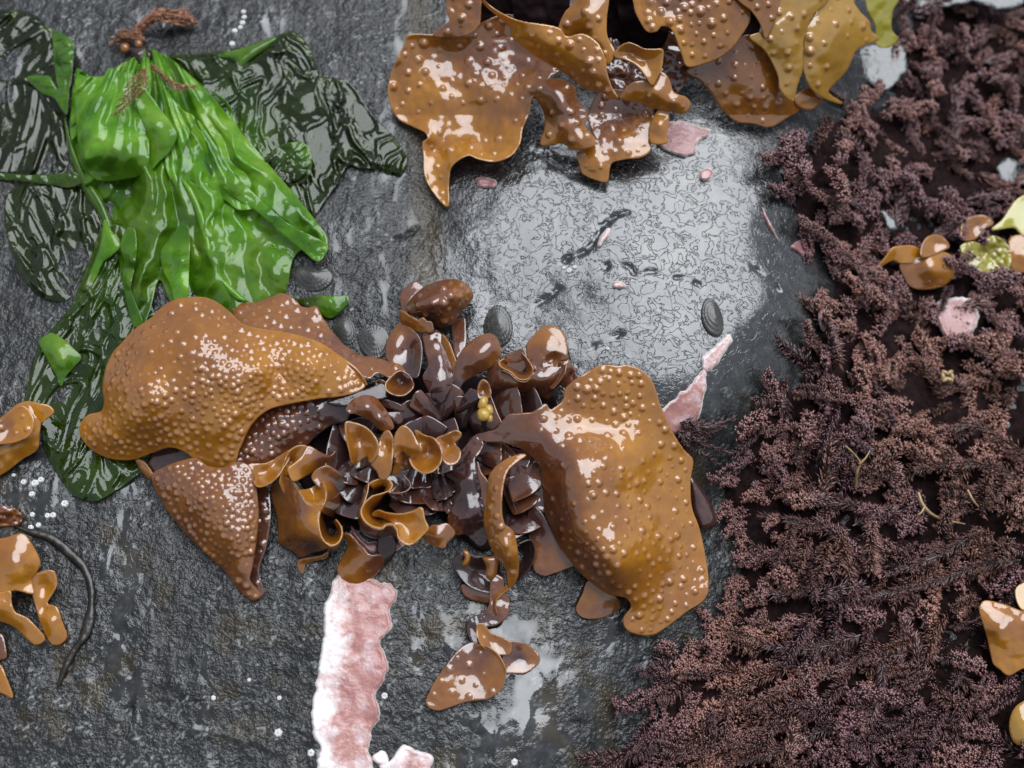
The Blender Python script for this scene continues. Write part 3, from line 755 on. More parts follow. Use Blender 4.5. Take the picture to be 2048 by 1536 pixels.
    sheet(T, B, [(846, 664, 58), (871, 660, 60), (889, 677, 62), (901, 697, 62), (914, 732, 66), (912, 754, 72), (900, 782, 72), (884, 806, 64), (866, 800, 64), (856, 780, 70), (846, 755, 76), (857, 728, 70), (850, 699, 64)], inner=[(870, 700, 72), (880, 740, 84), (875, 770, 84)], tone=[(865, 680, .62), (880, 720, .68), (880, 760, .74), (875, 800, .9)], step=3, wob=5, wl=30)
    sheet(T, B, [(884, 670, 66), (897, 683, 78), (906, 706, 80), (914, 730, 80), (910, 746, 76), (898, 730, 68), (890, 710, 64)], tone=.28, step=3)
    sheet(T, B, [(906, 649, 34), (918, 638, 38), (929, 637, 40), (931, 659, 42), (931, 687, 44), (920, 722, 48), (910, 715, 46), (906, 681, 40)], tone=.62, step=3)
    sheet(T, B, [(914, 722, 84), (932, 692, 90), (957, 674, 92), (978, 667, 90), (991, 674, 88), (999, 690, 84), (1000, 708, 82), (984, 732, 80), (954, 748, 78), (928, 764, 74), (912, 790, 66), (906, 770, 70)], inner=[(960, 705, 108), (940, 730, 100), (985, 690, 100)], tone=[(960, 690, .50), (930, 740, .62), (910, 780, .85), (985, 700, .48)], step=3, thick=5, wob=2)
    # cup at the left of the upper blades
    sheet(T, B, [(799, 742, 98), (781, 755, 104), (771, 768, 106), (774, 782, 108), (792, 791, 108), (810, 790, 106), (825, 777, 102), (827, 766, 96), (817, 750, 94)], inner=[(800, 772, 66), (810, 762, 66), (795, 780, 74), (788, 766, 78)], tone=[(785, 770, .42), (805, 760, .7), (800, 782, .5)], step=2.6, thick=5)
    sheet(T, B, [(752, 762, 78), (762, 760, 84), (772, 766, 84), (772, 776, 80), (760, 776, 78), (752, 770, 76)], inner=[(763, 768, 68)], tone=.6, step=2.6)
    sheet(T, B, [(655, 805, 92), (700, 790, 92), (740, 776, 90), (765, 768, 88), (775, 792, 88), (745, 802, 90), (700, 812, 90)], tone=.93, step=4, wob=1)
    sheet(T, B, [(752, 797, 80), (775, 800, 82), (802, 810, 80), (808, 822, 74), (785, 818, 76), (764, 810, 76)], tone=.78, step=3)
    sheet(T, B, [(775, 826, 80), (800, 826, 76), (806, 840, 70), (797, 848, 72), (785, 838, 78)], tone=.82, step=3)
    # right of the upper blades
    sheet(T, B, [(1053, 693, 54), (1069, 670, 52), (1086, 654, 50), (1102, 651, 48), (1119, 659, 48), (1130, 674, 48), (1134, 692, 50), (1133, 712, 54), (1118, 736, 58), (1088, 744, 62), (1064, 736, 62)], inner=[(1100, 690, 66)], tone=[(1100, 670, .36), (1080, 720, .52)], step=3, wob=1.5)
    sheet(T, B, [(978, 736, 72), (997, 721, 84), (1003, 738, 92), (1022, 741, 96), (1041, 759, 98), (1056, 757, 98), (1066, 746, 94), (1081, 738, 82), (1103, 732, 78), (1119, 735, 76), (1133, 728, 72), (1128, 759, 62), (1106, 781, 58), (1095, 798, 50), (1064, 785, 54), (1025, 789, 54), (994, 812, 46), (981, 798, 52), (974, 768, 60)], inner=[(1030, 775, 88), (1075, 765, 84), (1095, 755, 88), (1000, 770, 80)],
        tone=[(1000, 750, .66), (1040, 770, .58), (1080, 760, .6), (1100, 780, .66), (1000, 800, .9)], step=3, wob=3)
    loft(T, B, [[(1044, 705, 112), (1056, 720, 114), (1066, 738, 114), (1062, 752, 112), (1050, 760, 112), (1035, 757, 112), (1021, 744, 110), (1008, 738, 108), (1000, 732, 106), (998, 724, 104), (1008, 717, 100)],
                [(1043, 712, 96), (1050, 722, 94), (1056, 736, 92), (1054, 746, 92), (1048, 751, 92), (1037, 749, 92), (1026, 740, 90), (1014, 734, 88), (1008, 730, 88), (1007, 726, 88), (1012, 722, 90)],
                [(1038, 722, 70), (1043, 728, 66), (1046, 736, 62), (1045, 741, 62), (1041, 743, 62), (1036, 742, 62), (1029, 737, 62), (1022, 733, 62), (1018, 730, 64), (1017, 728, 66), (1018, 726, 68)]], 60, 10, tone=[.36, .55, .66])
    loft(T, B, [[(1060, 757, 110), (1050, 764, 110), (1034, 760, 110), (1020, 747, 108), (1006, 741, 106)], [(1064, 764, 80), (1050, 772, 80), (1032, 768, 80), (1014, 756, 80), (1000, 748, 80)]], 26, 6, tone=[.34, .55])
    sheet(T, B, [(1006, 714, 84), (1028, 705, 90), (1046, 698, 96), (1053, 716, 96), (1052, 736, 82), (1038, 744, 74), (1022, 736, 74), (1012, 726, 78)], tone=.6, step=3)
    sheet(T, B, [(1116, 720, 74), (1133, 716, 76), (1144, 730, 72), (1153, 752, 66), (1149, 770, 58), (1134, 774, 58), (1122, 769, 66), (1130, 750, 82), (1132, 735, 84)], inner=[(1140, 750, 62)], tone=.6, step=3)
    loft(T, B, [[(1133, 728, 92), (1131, 742, 94), (1122, 760, 92), (1106, 778, 84)], [(1126, 732, 84), (1122, 746, 86), (1112, 762, 84), (1098, 776, 76)]], 20, 6, tone=.55)
    sheet(T, B, [(1085, 733, 78), (1092, 712, 84), (1108, 701, 88), (1133, 710, 86), (1136, 718, 82), (1118, 722, 80), (1112, 737, 76), (1096, 740, 78)], inner=[(1105, 718, 70)], tone=.52, step=2.8, wob=4, wl=18)
    sheet(T, B, [(956, 776, 100), (964, 760, 104), (976, 766, 104), (982, 786, 100), (976, 797, 96), (958, 796, 94)], inner=[(966, 780, 86)], tone=.42, step=2.6)
    # narrow dark blades that stand round the holdfast
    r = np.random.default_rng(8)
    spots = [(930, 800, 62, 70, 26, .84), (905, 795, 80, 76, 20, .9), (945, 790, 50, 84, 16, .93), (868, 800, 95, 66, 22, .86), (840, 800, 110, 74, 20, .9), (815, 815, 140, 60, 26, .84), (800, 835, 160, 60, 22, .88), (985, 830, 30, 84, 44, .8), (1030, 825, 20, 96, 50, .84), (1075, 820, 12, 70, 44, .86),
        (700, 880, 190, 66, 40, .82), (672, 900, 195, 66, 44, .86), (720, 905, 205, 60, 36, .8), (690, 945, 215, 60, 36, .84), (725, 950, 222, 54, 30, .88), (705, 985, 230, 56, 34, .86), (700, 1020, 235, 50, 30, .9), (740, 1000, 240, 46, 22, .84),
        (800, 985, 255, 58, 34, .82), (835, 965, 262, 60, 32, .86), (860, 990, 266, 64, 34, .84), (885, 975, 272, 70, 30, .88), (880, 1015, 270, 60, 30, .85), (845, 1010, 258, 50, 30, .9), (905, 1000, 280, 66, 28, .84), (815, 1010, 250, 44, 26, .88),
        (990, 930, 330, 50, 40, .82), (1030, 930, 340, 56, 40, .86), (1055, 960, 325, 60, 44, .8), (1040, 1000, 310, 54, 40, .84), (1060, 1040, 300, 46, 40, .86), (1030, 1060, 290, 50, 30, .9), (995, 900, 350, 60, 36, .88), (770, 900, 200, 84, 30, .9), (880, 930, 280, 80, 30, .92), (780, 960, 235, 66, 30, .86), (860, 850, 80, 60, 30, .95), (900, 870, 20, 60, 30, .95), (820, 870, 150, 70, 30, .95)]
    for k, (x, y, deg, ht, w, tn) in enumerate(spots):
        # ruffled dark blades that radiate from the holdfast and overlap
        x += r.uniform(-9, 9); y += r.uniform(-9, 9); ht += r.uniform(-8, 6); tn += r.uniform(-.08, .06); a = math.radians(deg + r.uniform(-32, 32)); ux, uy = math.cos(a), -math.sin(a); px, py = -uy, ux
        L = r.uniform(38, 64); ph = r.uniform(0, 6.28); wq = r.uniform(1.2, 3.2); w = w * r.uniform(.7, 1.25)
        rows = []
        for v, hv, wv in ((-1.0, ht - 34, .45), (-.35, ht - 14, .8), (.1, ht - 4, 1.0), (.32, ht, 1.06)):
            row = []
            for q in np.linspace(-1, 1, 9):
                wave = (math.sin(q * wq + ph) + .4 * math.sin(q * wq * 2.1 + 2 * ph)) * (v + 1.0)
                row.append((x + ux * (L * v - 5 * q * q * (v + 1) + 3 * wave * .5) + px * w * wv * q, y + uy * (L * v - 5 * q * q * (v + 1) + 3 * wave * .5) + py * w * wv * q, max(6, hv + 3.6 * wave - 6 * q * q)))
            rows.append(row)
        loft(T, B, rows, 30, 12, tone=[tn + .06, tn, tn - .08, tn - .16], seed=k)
    # ---- dark body and arched ribbon below the right blade
    sheet(T, B, [(950, 872, 76), (966, 886, 80), (959, 905, 84), (949, 920, 84), (957, 957, 86), (969, 1001, 84), (973, 1038, 76), (976, 1076, 60), (959, 1092, 50), (933, 1069, 54), (909, 1067, 56), (896, 1038, 62), (912, 986, 74), (907, 962, 72), (893, 949, 64), (899, 918, 60), (925, 900, 66)], inner=[(930, 960, 96), (940, 1010, 90), (925, 1040, 84), (950, 1060, 60), (935, 920, 78)], tone=[(930, 930, .82), (930, 1000, .86), (950, 890, .66), (950, 1060, .92), (905, 1060, .6)], step=3, wob=7, wl=34)
    sheet(T, B, [(955, 924, 104), (962, 945, 104), (976, 965, 106), (977, 995, 106), (975, 1018, 102), (967, 1010, 98), (963, 980, 98), (957, 950, 100)], tone=.6, step=2.6)
    sheet(T, B, [(1051, 911, 122), (1036, 922, 128), (1016, 940, 132), (1006, 970, 132), (1002, 1017, 126), (1008, 1048, 118), (1024, 1061, 106), (1032, 1085, 96), (1036, 1121, 80), (1034, 1152, 60), (1021, 1177, 36), (1016, 1160, 46), (1012, 1137, 58), (990, 1108, 66), (975, 1074, 78), (968, 1038, 92), (975, 996, 104), (977, 960, 112), (990, 936, 118), (1016, 918, 122), (1042, 909, 122)], inner=[(990, 1000, 122), (992, 1050, 114), (1010, 1090, 108), (1018, 1120, 88), (1000, 950, 128)],
        tone=[(1000, 940, .32), (985, 1000, .36), (985, 1050, .36), (1010, 1090, .24), (1020, 1140, .3), (1045, 912, .2)], step=2.8, thick=6, bumps=dict(sp=19, r=6, H=.4), label='arched narrow blade with a pale raised edge')
    loft(T, B, [[(1021, 1176, 40), (1005, 1188, 36), (994, 1200, 34), (992, 1215, 30), (996, 1228, 26)], [(1012, 1172, 30), (1000, 1182, 26), (988, 1196, 24), (985, 1212, 20), (990, 1230, 20)]], 30, 8, tone=.35)
    sheet(T, B, [(905, 1130, 26), (912, 1112, 36), (935, 1108, 40), (955, 1114, 36), (995, 1110, 40), (1003, 1140, 32), (1008, 1180, 20), (985, 1186, 24), (960, 1182, 26), (938, 1172, 26), (918, 1152, 26)], inner=[(955, 1145, 12), (980, 1150, 12)], tone=.9, step=3)
    sheet(T, B, [(926, 1102, 56), (936, 1104, 56), (940, 1114, 54), (936, 1128, 46), (929, 1134, 40), (924, 1130, 42), (930, 1116, 50)], tone=.3, step=2.4, dome=5)
    sheet(T, B, [(966, 1116, 50), (982, 1114, 54), (997, 1110, 52), (995, 1132, 46), (991, 1150, 38), (981, 1160, 34), (972, 1152, 36), (973, 1134, 44)], tone=.36, step=2.4, dome=7)
    sheet(T, B, [(924, 1170, 16), (955, 1180, 20), (984, 1184, 22), (983, 1204, 10), (955, 1202, 8), (930, 1192, 8)], tone=.55, step=3)
    loft(T, B, [[(1037, 1088, 60), (1062, 1080, 54), (1070, 1105, 46), (1060, 1135, 34), (1038, 1160, 22)], [(1040, 1090, 34), (1056, 1090, 30), (1062, 1108, 26), (1052, 1132, 18), (1034, 1156, 10)], [(1030, 1100, 8), (1042, 1100, 8), (1048, 1112, 8), (1040, 1130, 8), (1028, 1150, 6)]], 30, 8, tone=.92)
    sheet(T, B, [(1010, 962, 44), (1050, 950, 50), (1090, 960, 50), (1092, 1020, 44), (1066, 1020, 40), (1037, 1000, 40)], tone=.68, step=3, wob=5, wl=30)
    sheet(T, B, [(1060, 1010, 40), (1080, 1022, 46), (1102, 1060, 44), (1125, 1100, 34), (1150, 1127, 26), (1130, 1138, 22), (1107, 1146, 20), (1087, 1151, 18), (1068, 1138, 20), (1064, 1100, 24), (1056, 1050, 30)], tone=[(1080, 1120, .5), (1110, 1130, .46), (1080, 1050, .8)], step=3)
    # twisted ribbon running down to the wet patch
    sheet(T, B, [(985, 1150, 34), (1006, 1158, 34), (1008, 1185, 26), (1018, 1200, 22), (1014, 1232, 16), (992, 1250, 14), (968, 1256, 14), (957, 1275, 12), (962, 1292, 10), (946, 1286, 10), (935, 1264, 10), (938, 1240, 12), (962, 1228, 16), (978, 1212, 20), (980, 1185, 28)], tone=[(995, 1160, .6), (1000, 1210, .5), (970, 1240, .75), (945, 1260, .85)], step=2.8, wob=4, wl=26)
    sheet(T, B, [(945, 1285, 14), (960, 1288, 18), (975, 1294, 24), (992, 1306, 28), (1002, 1320, 30), (1011, 1344, 28), (1002, 1377, 22), (985, 1392, 18), (972, 1398, 14), (950, 1400, 12), (927, 1404, 10), (898, 1414, 9), (874, 1420, 9), (856, 1412, 10), (853, 1401, 10), (868, 1368, 14), (892, 1332, 18), (921, 1297, 18)], inner=[(930, 1350, 9), (960, 1340, 10), (900, 1385, 12), (975, 1370, 12)], tone=[(900, 1390, .34), (930, 1320, .62), (990, 1350, .36), (950, 1300, .66)], step=2.8, thick=5, wob=1.2, bumps=dict(sp=24, r=6, H=.4), label='flat pimpled tip of the twisted ribbon blade')
    loft(T, B, [[(955, 1290, 22), (978, 1294, 30), (996, 1308, 34), (1006, 1324, 34), (1013, 1344, 32), (1004, 1378, 24)], [(950, 1296, 16), (972, 1302, 20), (988, 1314, 22), (996, 1328, 22), (1001, 1346, 20), (994, 1374, 16)]], 34, 6, tone=.35)
    sheet(T, B, [(954, 1252, 30), (962, 1247, 32), (970, 1252, 30), (982, 1266, 26), (1005, 1275, 24), (1022, 1286, 24), (1020, 1306, 20), (1004, 1310, 18), (987, 1306, 20), (966, 1294, 26), (955, 1274, 30)], inner=[(990, 1285, 16), (965, 1270, 22)], tone=[(958, 1270, .2), (990, 1285, .4), (1010, 1295, .4)], step=2.6)
    sheet(T, B, [(1018, 1284, 20), (1035, 1284, 20), (1052, 1288, 18), (1076, 1308, 14), (1077, 1326, 12), (1052, 1345, 10), (1030, 1346, 10), (1008, 1344, 10), (1005, 1318, 14)], inner=[(1035, 1315, 4), (1050, 1318, 5)], tone=[(1060, 1300, .32), (1035, 1318, .85), (1030, 1340, .45), (1070, 1320, .4)], step=2.8)
    # ---- the broad blade on the right
    sheet(T, B, [(950, 872, 72), (975, 864, 84), (992, 859, 92), (1006, 842, 100), (1018, 830, 106), (1040, 828, 110), (1065, 825, 112), (1080, 816, 112), (1091, 809, 110), (1101, 820, 106), (1115, 812, 104), (1127, 801, 102), (1132, 778, 108), (1159, 755, 112), (1195, 734, 114), (1215, 731, 114), (1237, 733, 112), (1250, 731, 110), (1278, 739, 104), (1304, 765, 94), (1320, 812, 78), (1341, 859, 64),
        (1367, 900, 54), (1385, 921, 52), (1380, 963, 50), (1383, 1015, 46), (1398, 1057, 44), (1409, 1109, 42), (1416, 1161, 40), (1409, 1197, 38), (1372, 1223, 36), (1330, 1255, 34), (1299, 1270, 32), (1258, 1262, 32), (1247, 1239, 34), (1263, 1213, 44), (1252, 1195, 52), (1216, 1187, 54), (1179, 1161, 54), (1143, 1124, 54), (1112, 1077, 54), (1091, 1025, 58), (1086, 963, 68), (1080, 932, 78), (1049, 900, 84), (1002, 885, 78), (961, 882, 72)],
        inner=[(1180, 800, 100), (1240, 785, 98), (1100, 865, 116), (1190, 862, 84), (1260, 850, 76), (1130, 870, 104), (1150, 920, 138), (1210, 915, 122), (1270, 920, 96), (1320, 930, 62), (1130, 980, 126), (1200, 980, 132), (1250, 1000, 104), (1300, 1000, 70), (1350, 980, 50), (1150, 1060, 118), (1200, 1060, 134), (1250, 1080, 124), (1300, 1060, 82), (1350, 1080, 52), (1230, 1140, 118), (1190, 1130, 98), (1280, 1150, 84), (1330, 1150, 52), (1380, 1150, 42), (1300, 1220, 46), (1050, 850, 106), (1270, 1200, 56)],
        tone=[(1000, 870, .66), (1060, 850, .52), (1060, 890, .62), (1120, 930, .55), (1110, 1000, .60), (1160, 1100, .55), (1100, 1050, .64), (1200, 1160, .5), (1180, 850, .16), (1250, 800, .12), (1260, 880, .10), (1280, 960, .08), (1260, 1100, .10), (1340, 1050, .14), (1350, 1180, .28), (1300, 1230, .22), (1200, 1050, .3), (1120, 830, .28), (1200, 950, .3)],
        step=2.8, thick=5, wob=9, wl=110, bumps=dict(sp=16.5, r=6.4, H=.55, edge=9, mask=lambda x, y: .08 if x < 1070 else (.6 if x < 1120 else 1)), label='broad golden brown blade covered in pimples, right of the rosette', curl=2)
    sheet(T, B, [(1153, 1218, 8), (1165, 1190, 14), (1179, 1161, 24), (1216, 1185, 24), (1238, 1200, 16), (1232, 1223, 8), (1195, 1237, 7), (1165, 1234, 7)], tone=[(1200, 1225, .5), (1175, 1190, .28)], step=3)
    sheet(T, B, [(1378, 955, 26), (1398, 970, 30), (1419, 1003, 32), (1432, 1034, 30), (1430, 1050, 26), (1419, 1058, 22), (1401, 1057, 20), (1385, 1020, 22)], dome=12, tone=.78, step=3, label='dark translucent finger shaped tip behind the broad right blade')

def upper_plant():
    global LIFT
    LIFT = lambda x, y: 0.38 * np.clip(230 - y, 0, 400)
    T = thing('brown_seaweed', 'golden brown ruffled seaweed with scattered round blisters hanging over the top of the bulge', 'seaweed', 1250, 20)
    B = 'blade'
    bl = dict(sp=26, r=8.5, H=.62, edge=9)
    sheet(T, B, [(888, 72, 46), (819, 70, 48), (807, 94, 48), (787, 137, 40), (776, 181, 30), (783, 213, 24), (798, 238, 20), (827, 253, 22), (850, 264, 34), (856, 276, 38), (846, 286, 34), (848, 314, 28), (850, 350, 20), (866, 383, 12), (895, 412, 8), (897, 365, 24), (904, 332, 44),
        (935, 311, 56), (957, 318, 50), (989, 323, 44), (1022, 311, 46), (1040, 285, 52), (1044, 260, 58), (1058, 224, 72), (1064, 195, 80), (1087, 181, 82), (1101, 152, 78), (1119, 141, 74), (1101, 80, 60), (1022, 30, 60), (957, 50, 54), (928, 74, 50)],
        inner=[(850, 110, 30), (920, 110, 34), (900, 160, 40), (840, 200, 30), (880, 200, 46), (960, 170, 48), (1020, 160, 54), (900, 260, 26), (940, 230, 32), (1000, 230, 56), (990, 290, 34), (870, 300, 16), (1060, 120, 46), (960, 290, 34)],
        tone=[(830, 100, .2), (900, 110, .38), (960, 110, .48), (1040, 120, .6), (850, 200, .12), (920, 220, .18), (1000, 200, .28), (1000, 280, .12), (870, 350, .06), (1060, 170, .42)],
        step=3.0, thick=5, wob=9, wl=60, bumps=bl, curl=7, label='wide blade with a pointed drooping lobe')
    sheet(T, B, [(890, -40, 70), (893, 0, 66), (894, 25, 64), (899, 43, 62), (866, 69, 54), (899, 74, 58), (935, 69, 66), (957, 51, 72), (961, 22, 76), (957, -40, 80)], tone=.42, step=3.2, bumps=bl, wob=5, wl=40)
    sheet(T, B, [(940, -60, 150), (968, 0, 146), (1015, 33, 148), (1051, 45, 150), (1094, 51, 150), (1119, 58, 150), (1134, 74, 146), (1166, 69, 146), (1195, 87, 144), (1210, 119, 140), (1213, 145, 136), (1224, 177, 128), (1235, 195, 124), (1220, 198, 116), (1206, 185, 112), (1173, 178, 104), (1145, 157, 100), (1119, 139, 100), (1098, 127, 104), (1065, 107, 110), (1025, 74, 118), (1018, 51, 124), (971, 10, 130), (930, -50, 140)],
        inner=[(1100, 90, 146), (1160, 120, 138), (1190, 150, 132), (1050, 70, 140)], tone=[(1000, 30, .02), (1080, 80, .06), (1130, 90, .10), (1180, 150, .28), (1200, 110, .2)], step=3, thick=5, bumps=dict(sp=22, r=8, H=.6, edge=8), wob=3, label='twisted pale golden blade')
    sheet(T, B, [(1150, -60, 120), (1217, -60, 124), (1217, 0, 124), (1213, 36, 122), (1214, 72, 118), (1229, 105, 112), (1213, 128, 108), (1190, 100, 108), (1163, 75, 108), (1119, 64, 108), (1130, 25, 112), (1146, 7, 114)], inner=[(1180, 30, 136), (1190, 80, 122)], tone=[(1180, 20, .25), (1215, 60, .1), (1150, 60, .3)], step=3.2, bumps=bl)
    sheet(T, B, [(1228, 112, 116), (1242, 92, 122), (1260, 86, 126), (1289, 98, 128), (1308, 99, 128), (1325, 101, 126), (1322, 137, 118), (1312, 158, 112), (1304, 170, 108), (1293, 155, 112), (1275, 132, 114), (1253, 120, 112)], inner=[(1290, 120, 106), (1265, 105, 106)], tone=[(1260, 100, .25), (1310, 120, .04), (1300, 160, .05)], step=3, thick=5)
    sheet(T, B, [(1240, 196, 84), (1262, 168, 94), (1304, 155, 96), (1318, 143, 98), (1336, 155, 96), (1347, 184, 92), (1372, 195, 88), (1381, 210, 84), (1369, 226, 80), (1347, 224, 78), (1318, 218, 78), (1296, 213, 78), (1276, 203, 80)], inner=[(1310, 185, 104), (1350, 205, 96)], tone=.26, step=3, bumps=dict(sp=20, r=7, H=.6), wob=4)
    sheet(T, B, [(1177, 225, 50), (1181, 253, 46), (1188, 282, 44), (1155, 307, 36), (1160, 330, 28), (1166, 347, 22), (1188, 358, 18), (1213, 363, 16), (1218, 340, 26), (1224, 325, 34), (1250, 318, 36), (1282, 314, 36), (1300, 300, 40), (1300, 260, 48), (1306, 231, 54), (1296, 195, 62), (1210, 180, 60)], inner=[(1240, 230, 40), (1240, 280, 50), (1190, 325, 36)], tone=[(1240, 220, .62), (1280, 270, .34), (1200, 260, .5), (1190, 330, .24), (1280, 305, .2)], step=3.2, bumps=dict(sp=20, r=7, H=.6), wob=5, wl=50)
    sheet(T, B, [(1302, 246, 66), (1316, 222, 74), (1328, 213, 78), (1337, 216, 78), (1337, 246, 68), (1332, 272, 58), (1334, 285, 52), (1304, 286, 52), (1298, 262, 58)], inner=[(1318, 250, 76)], tone=.16, step=3, thick=5)
    sheet(T, B, [(1058, 181, 90), (1083, 163, 96), (1119, 158, 98), (1148, 173, 96), (1155, 202, 92), (1173, 224, 86), (1170, 253, 78), (1188, 275, 70), (1186, 292, 64), (1148, 299, 58), (1123, 286, 56), (1083, 290, 48), (1088, 262, 60), (1090, 235, 70), (1080, 206, 80), (1070, 195, 84)], inner=[(1110, 185, 114), (1125, 220, 108), (1135, 255, 90), (1160, 280, 78), (1100, 275, 66)], tone=[(1100, 180, .5), (1130, 220, .56), (1130, 270, .34), (1170, 285, .2), (1090, 280, .2)], step=3, thick=5, bumps=dict(sp=24, r=8.5, H=.6), wob=3)
    sheet(T, B, [(1230, -60, 110), (1266, 0, 118), (1271, 23, 118), (1293, 61, 116), (1312, 62, 116), (1324, 51, 120), (1344, 59, 120), (1359, 94, 112), (1371, 129, 100), (1383, 133, 96), (1426, 121, 96), (1457, 102, 100), (1480, 74, 106), (1500, 35, 114), (1484, 0, 124), (1440, -60, 130)], inner=[(1330, 10, 122), (1400, 40, 116), (1430, 80, 108), (1380, 90, 104), (1420, 10, 124)], tone=[(1290, 40, .12), (1330, 55, .02), (1400, 40, .34), (1340, 10, .5), (1440, 90, .26), (1365, 115, .05)], step=3, thick=5, bumps=dict(sp=16, r=8, H=.66, edge=8), wob=3)
    sheet(T, B, [(1440, -60, 136), (1477, 0, 132), (1504, 23, 128), (1520, 47, 122), (1531, 77, 114), (1543, 59, 120), (1555, 20, 128), (1560, -60, 138)], tone=.3, step=3.2, bumps=dict(sp=22, r=8))
    sheet(T, B, [(1375, 142, 50), (1400, 160, 44), (1422, 184, 38), (1445, 219, 28), (1473, 242, 24), (1508, 247, 26), (1539, 254, 24), (1574, 235, 30), (1598, 219, 38), (1588, 205, 46), (1563, 175, 60), (1555, 140, 70), (1539, 105, 78), (1500, 70, 84), (1460, 90, 72), (1430, 115, 60)], inner=[(1480, 160, 66), (1520, 200, 54), (1450, 170, 50), (1560, 215, 44)], tone=[(1440, 150, .52), (1500, 190, .40), (1540, 240, .32), (1460, 200, .3), (1560, 150, .3)], step=3.2, thick=5, bumps=dict(sp=22, r=6.5), wob=3)
    sheet(T, B, [(1545, -60, 134), (1662, -60, 138), (1656, 0, 128), (1625, 31, 120), (1607, 78, 108), (1605, 137, 96), (1594, 172, 86), (1586, 202, 76), (1563, 184, 82), (1555, 148, 92), (1531, 102, 100), (1500, 74, 108), (1531, 60, 112), (1550, 20, 122)], inner=[(1575, 90, 118), (1590, 40, 128)], tone=.20, step=3.2, mat=YELLOW, bumps=dict(sp=28, r=7), wob=4)
    sheet(T, B, [(1640, -60, 122), (1720, -60, 118), (1707, 0, 112), (1719, 23, 108), (1738, 43, 102), (1742, 62, 98), (1758, 78, 92), (1730, 90, 94), (1711, 102, 94), (1695, 137, 88), (1672, 164, 80), (1656, 184, 74), (1684, 206, 62), (1656, 200, 66), (1625, 180, 76), (1609, 148, 86), (1607, 113, 94), (1613, 59, 106), (1633, 23, 114)], inner=[(1660, 60, 124), (1660, 110, 112), (1640, 150, 94)], tone=[(1690, 30, .0), (1650, 60, .14), (1650, 130, .16), (1720, 70, .04)], step=3.2, thick=5, mat=YELLOW, bumps=dict(sp=26, r=8.5), wob=4)
    sheet(T, B, [(1730, -60, 96), (1805, -60, 92), (1797, 0, 86), (1785, 23, 82), (1783, 59, 76), (1795, 78, 72), (1777, 94, 70), (1754, 90, 72), (1750, 50, 80), (1735, 20, 88)], tone=.2, step=3.6, mat=OLIVE, wob=5, wl=40)
    sheet(T, B, [(1590, 195, 52), (1617, 176, 56), (1634, 190, 54), (1645, 200, 50), (1621, 219, 44), (1596, 212, 46)], tone=.3, step=3)
    sheet(T, B, [(1205, 70, 30), (1260, 50, 34), (1330, 60, 34), (1392, 90, 30), (1400, 130, 26), (1360, 180, 24), (1320, 215, 26), (1260, 215, 26), (1215, 190, 24), (1200, 130, 28)], tone=.7, step=4, wob=12, wl=40, bumps=dict(sp=24, r=7))
    # dark inner blades in the gaps above, deep shade put into their colour
    for k, (x0, x1, h) in enumerate([(960, 1060, 60), (1030, 1130, 84), (1190, 1290, 70), (1240, 1340, 92), (1330, 1420, 60), (1420, 1520, 80)]):
        r = np.random.default_rng(k)
        sheet(T, B, [(x0, -70, h + 6), (x1, -70, h), (x1 + 8, 10, h - 14), (x1 - 14, 70 + 20 * (k % 2), h - 34), ((x0 + x1) / 2, 95, h - 40), (x0 + 8, 60, h - 30), (x0 - 6, 0, h - 10)], tone=.9, step=5, wob=12, wl=36, mat=SHADE_FILL)
    LIFT = None

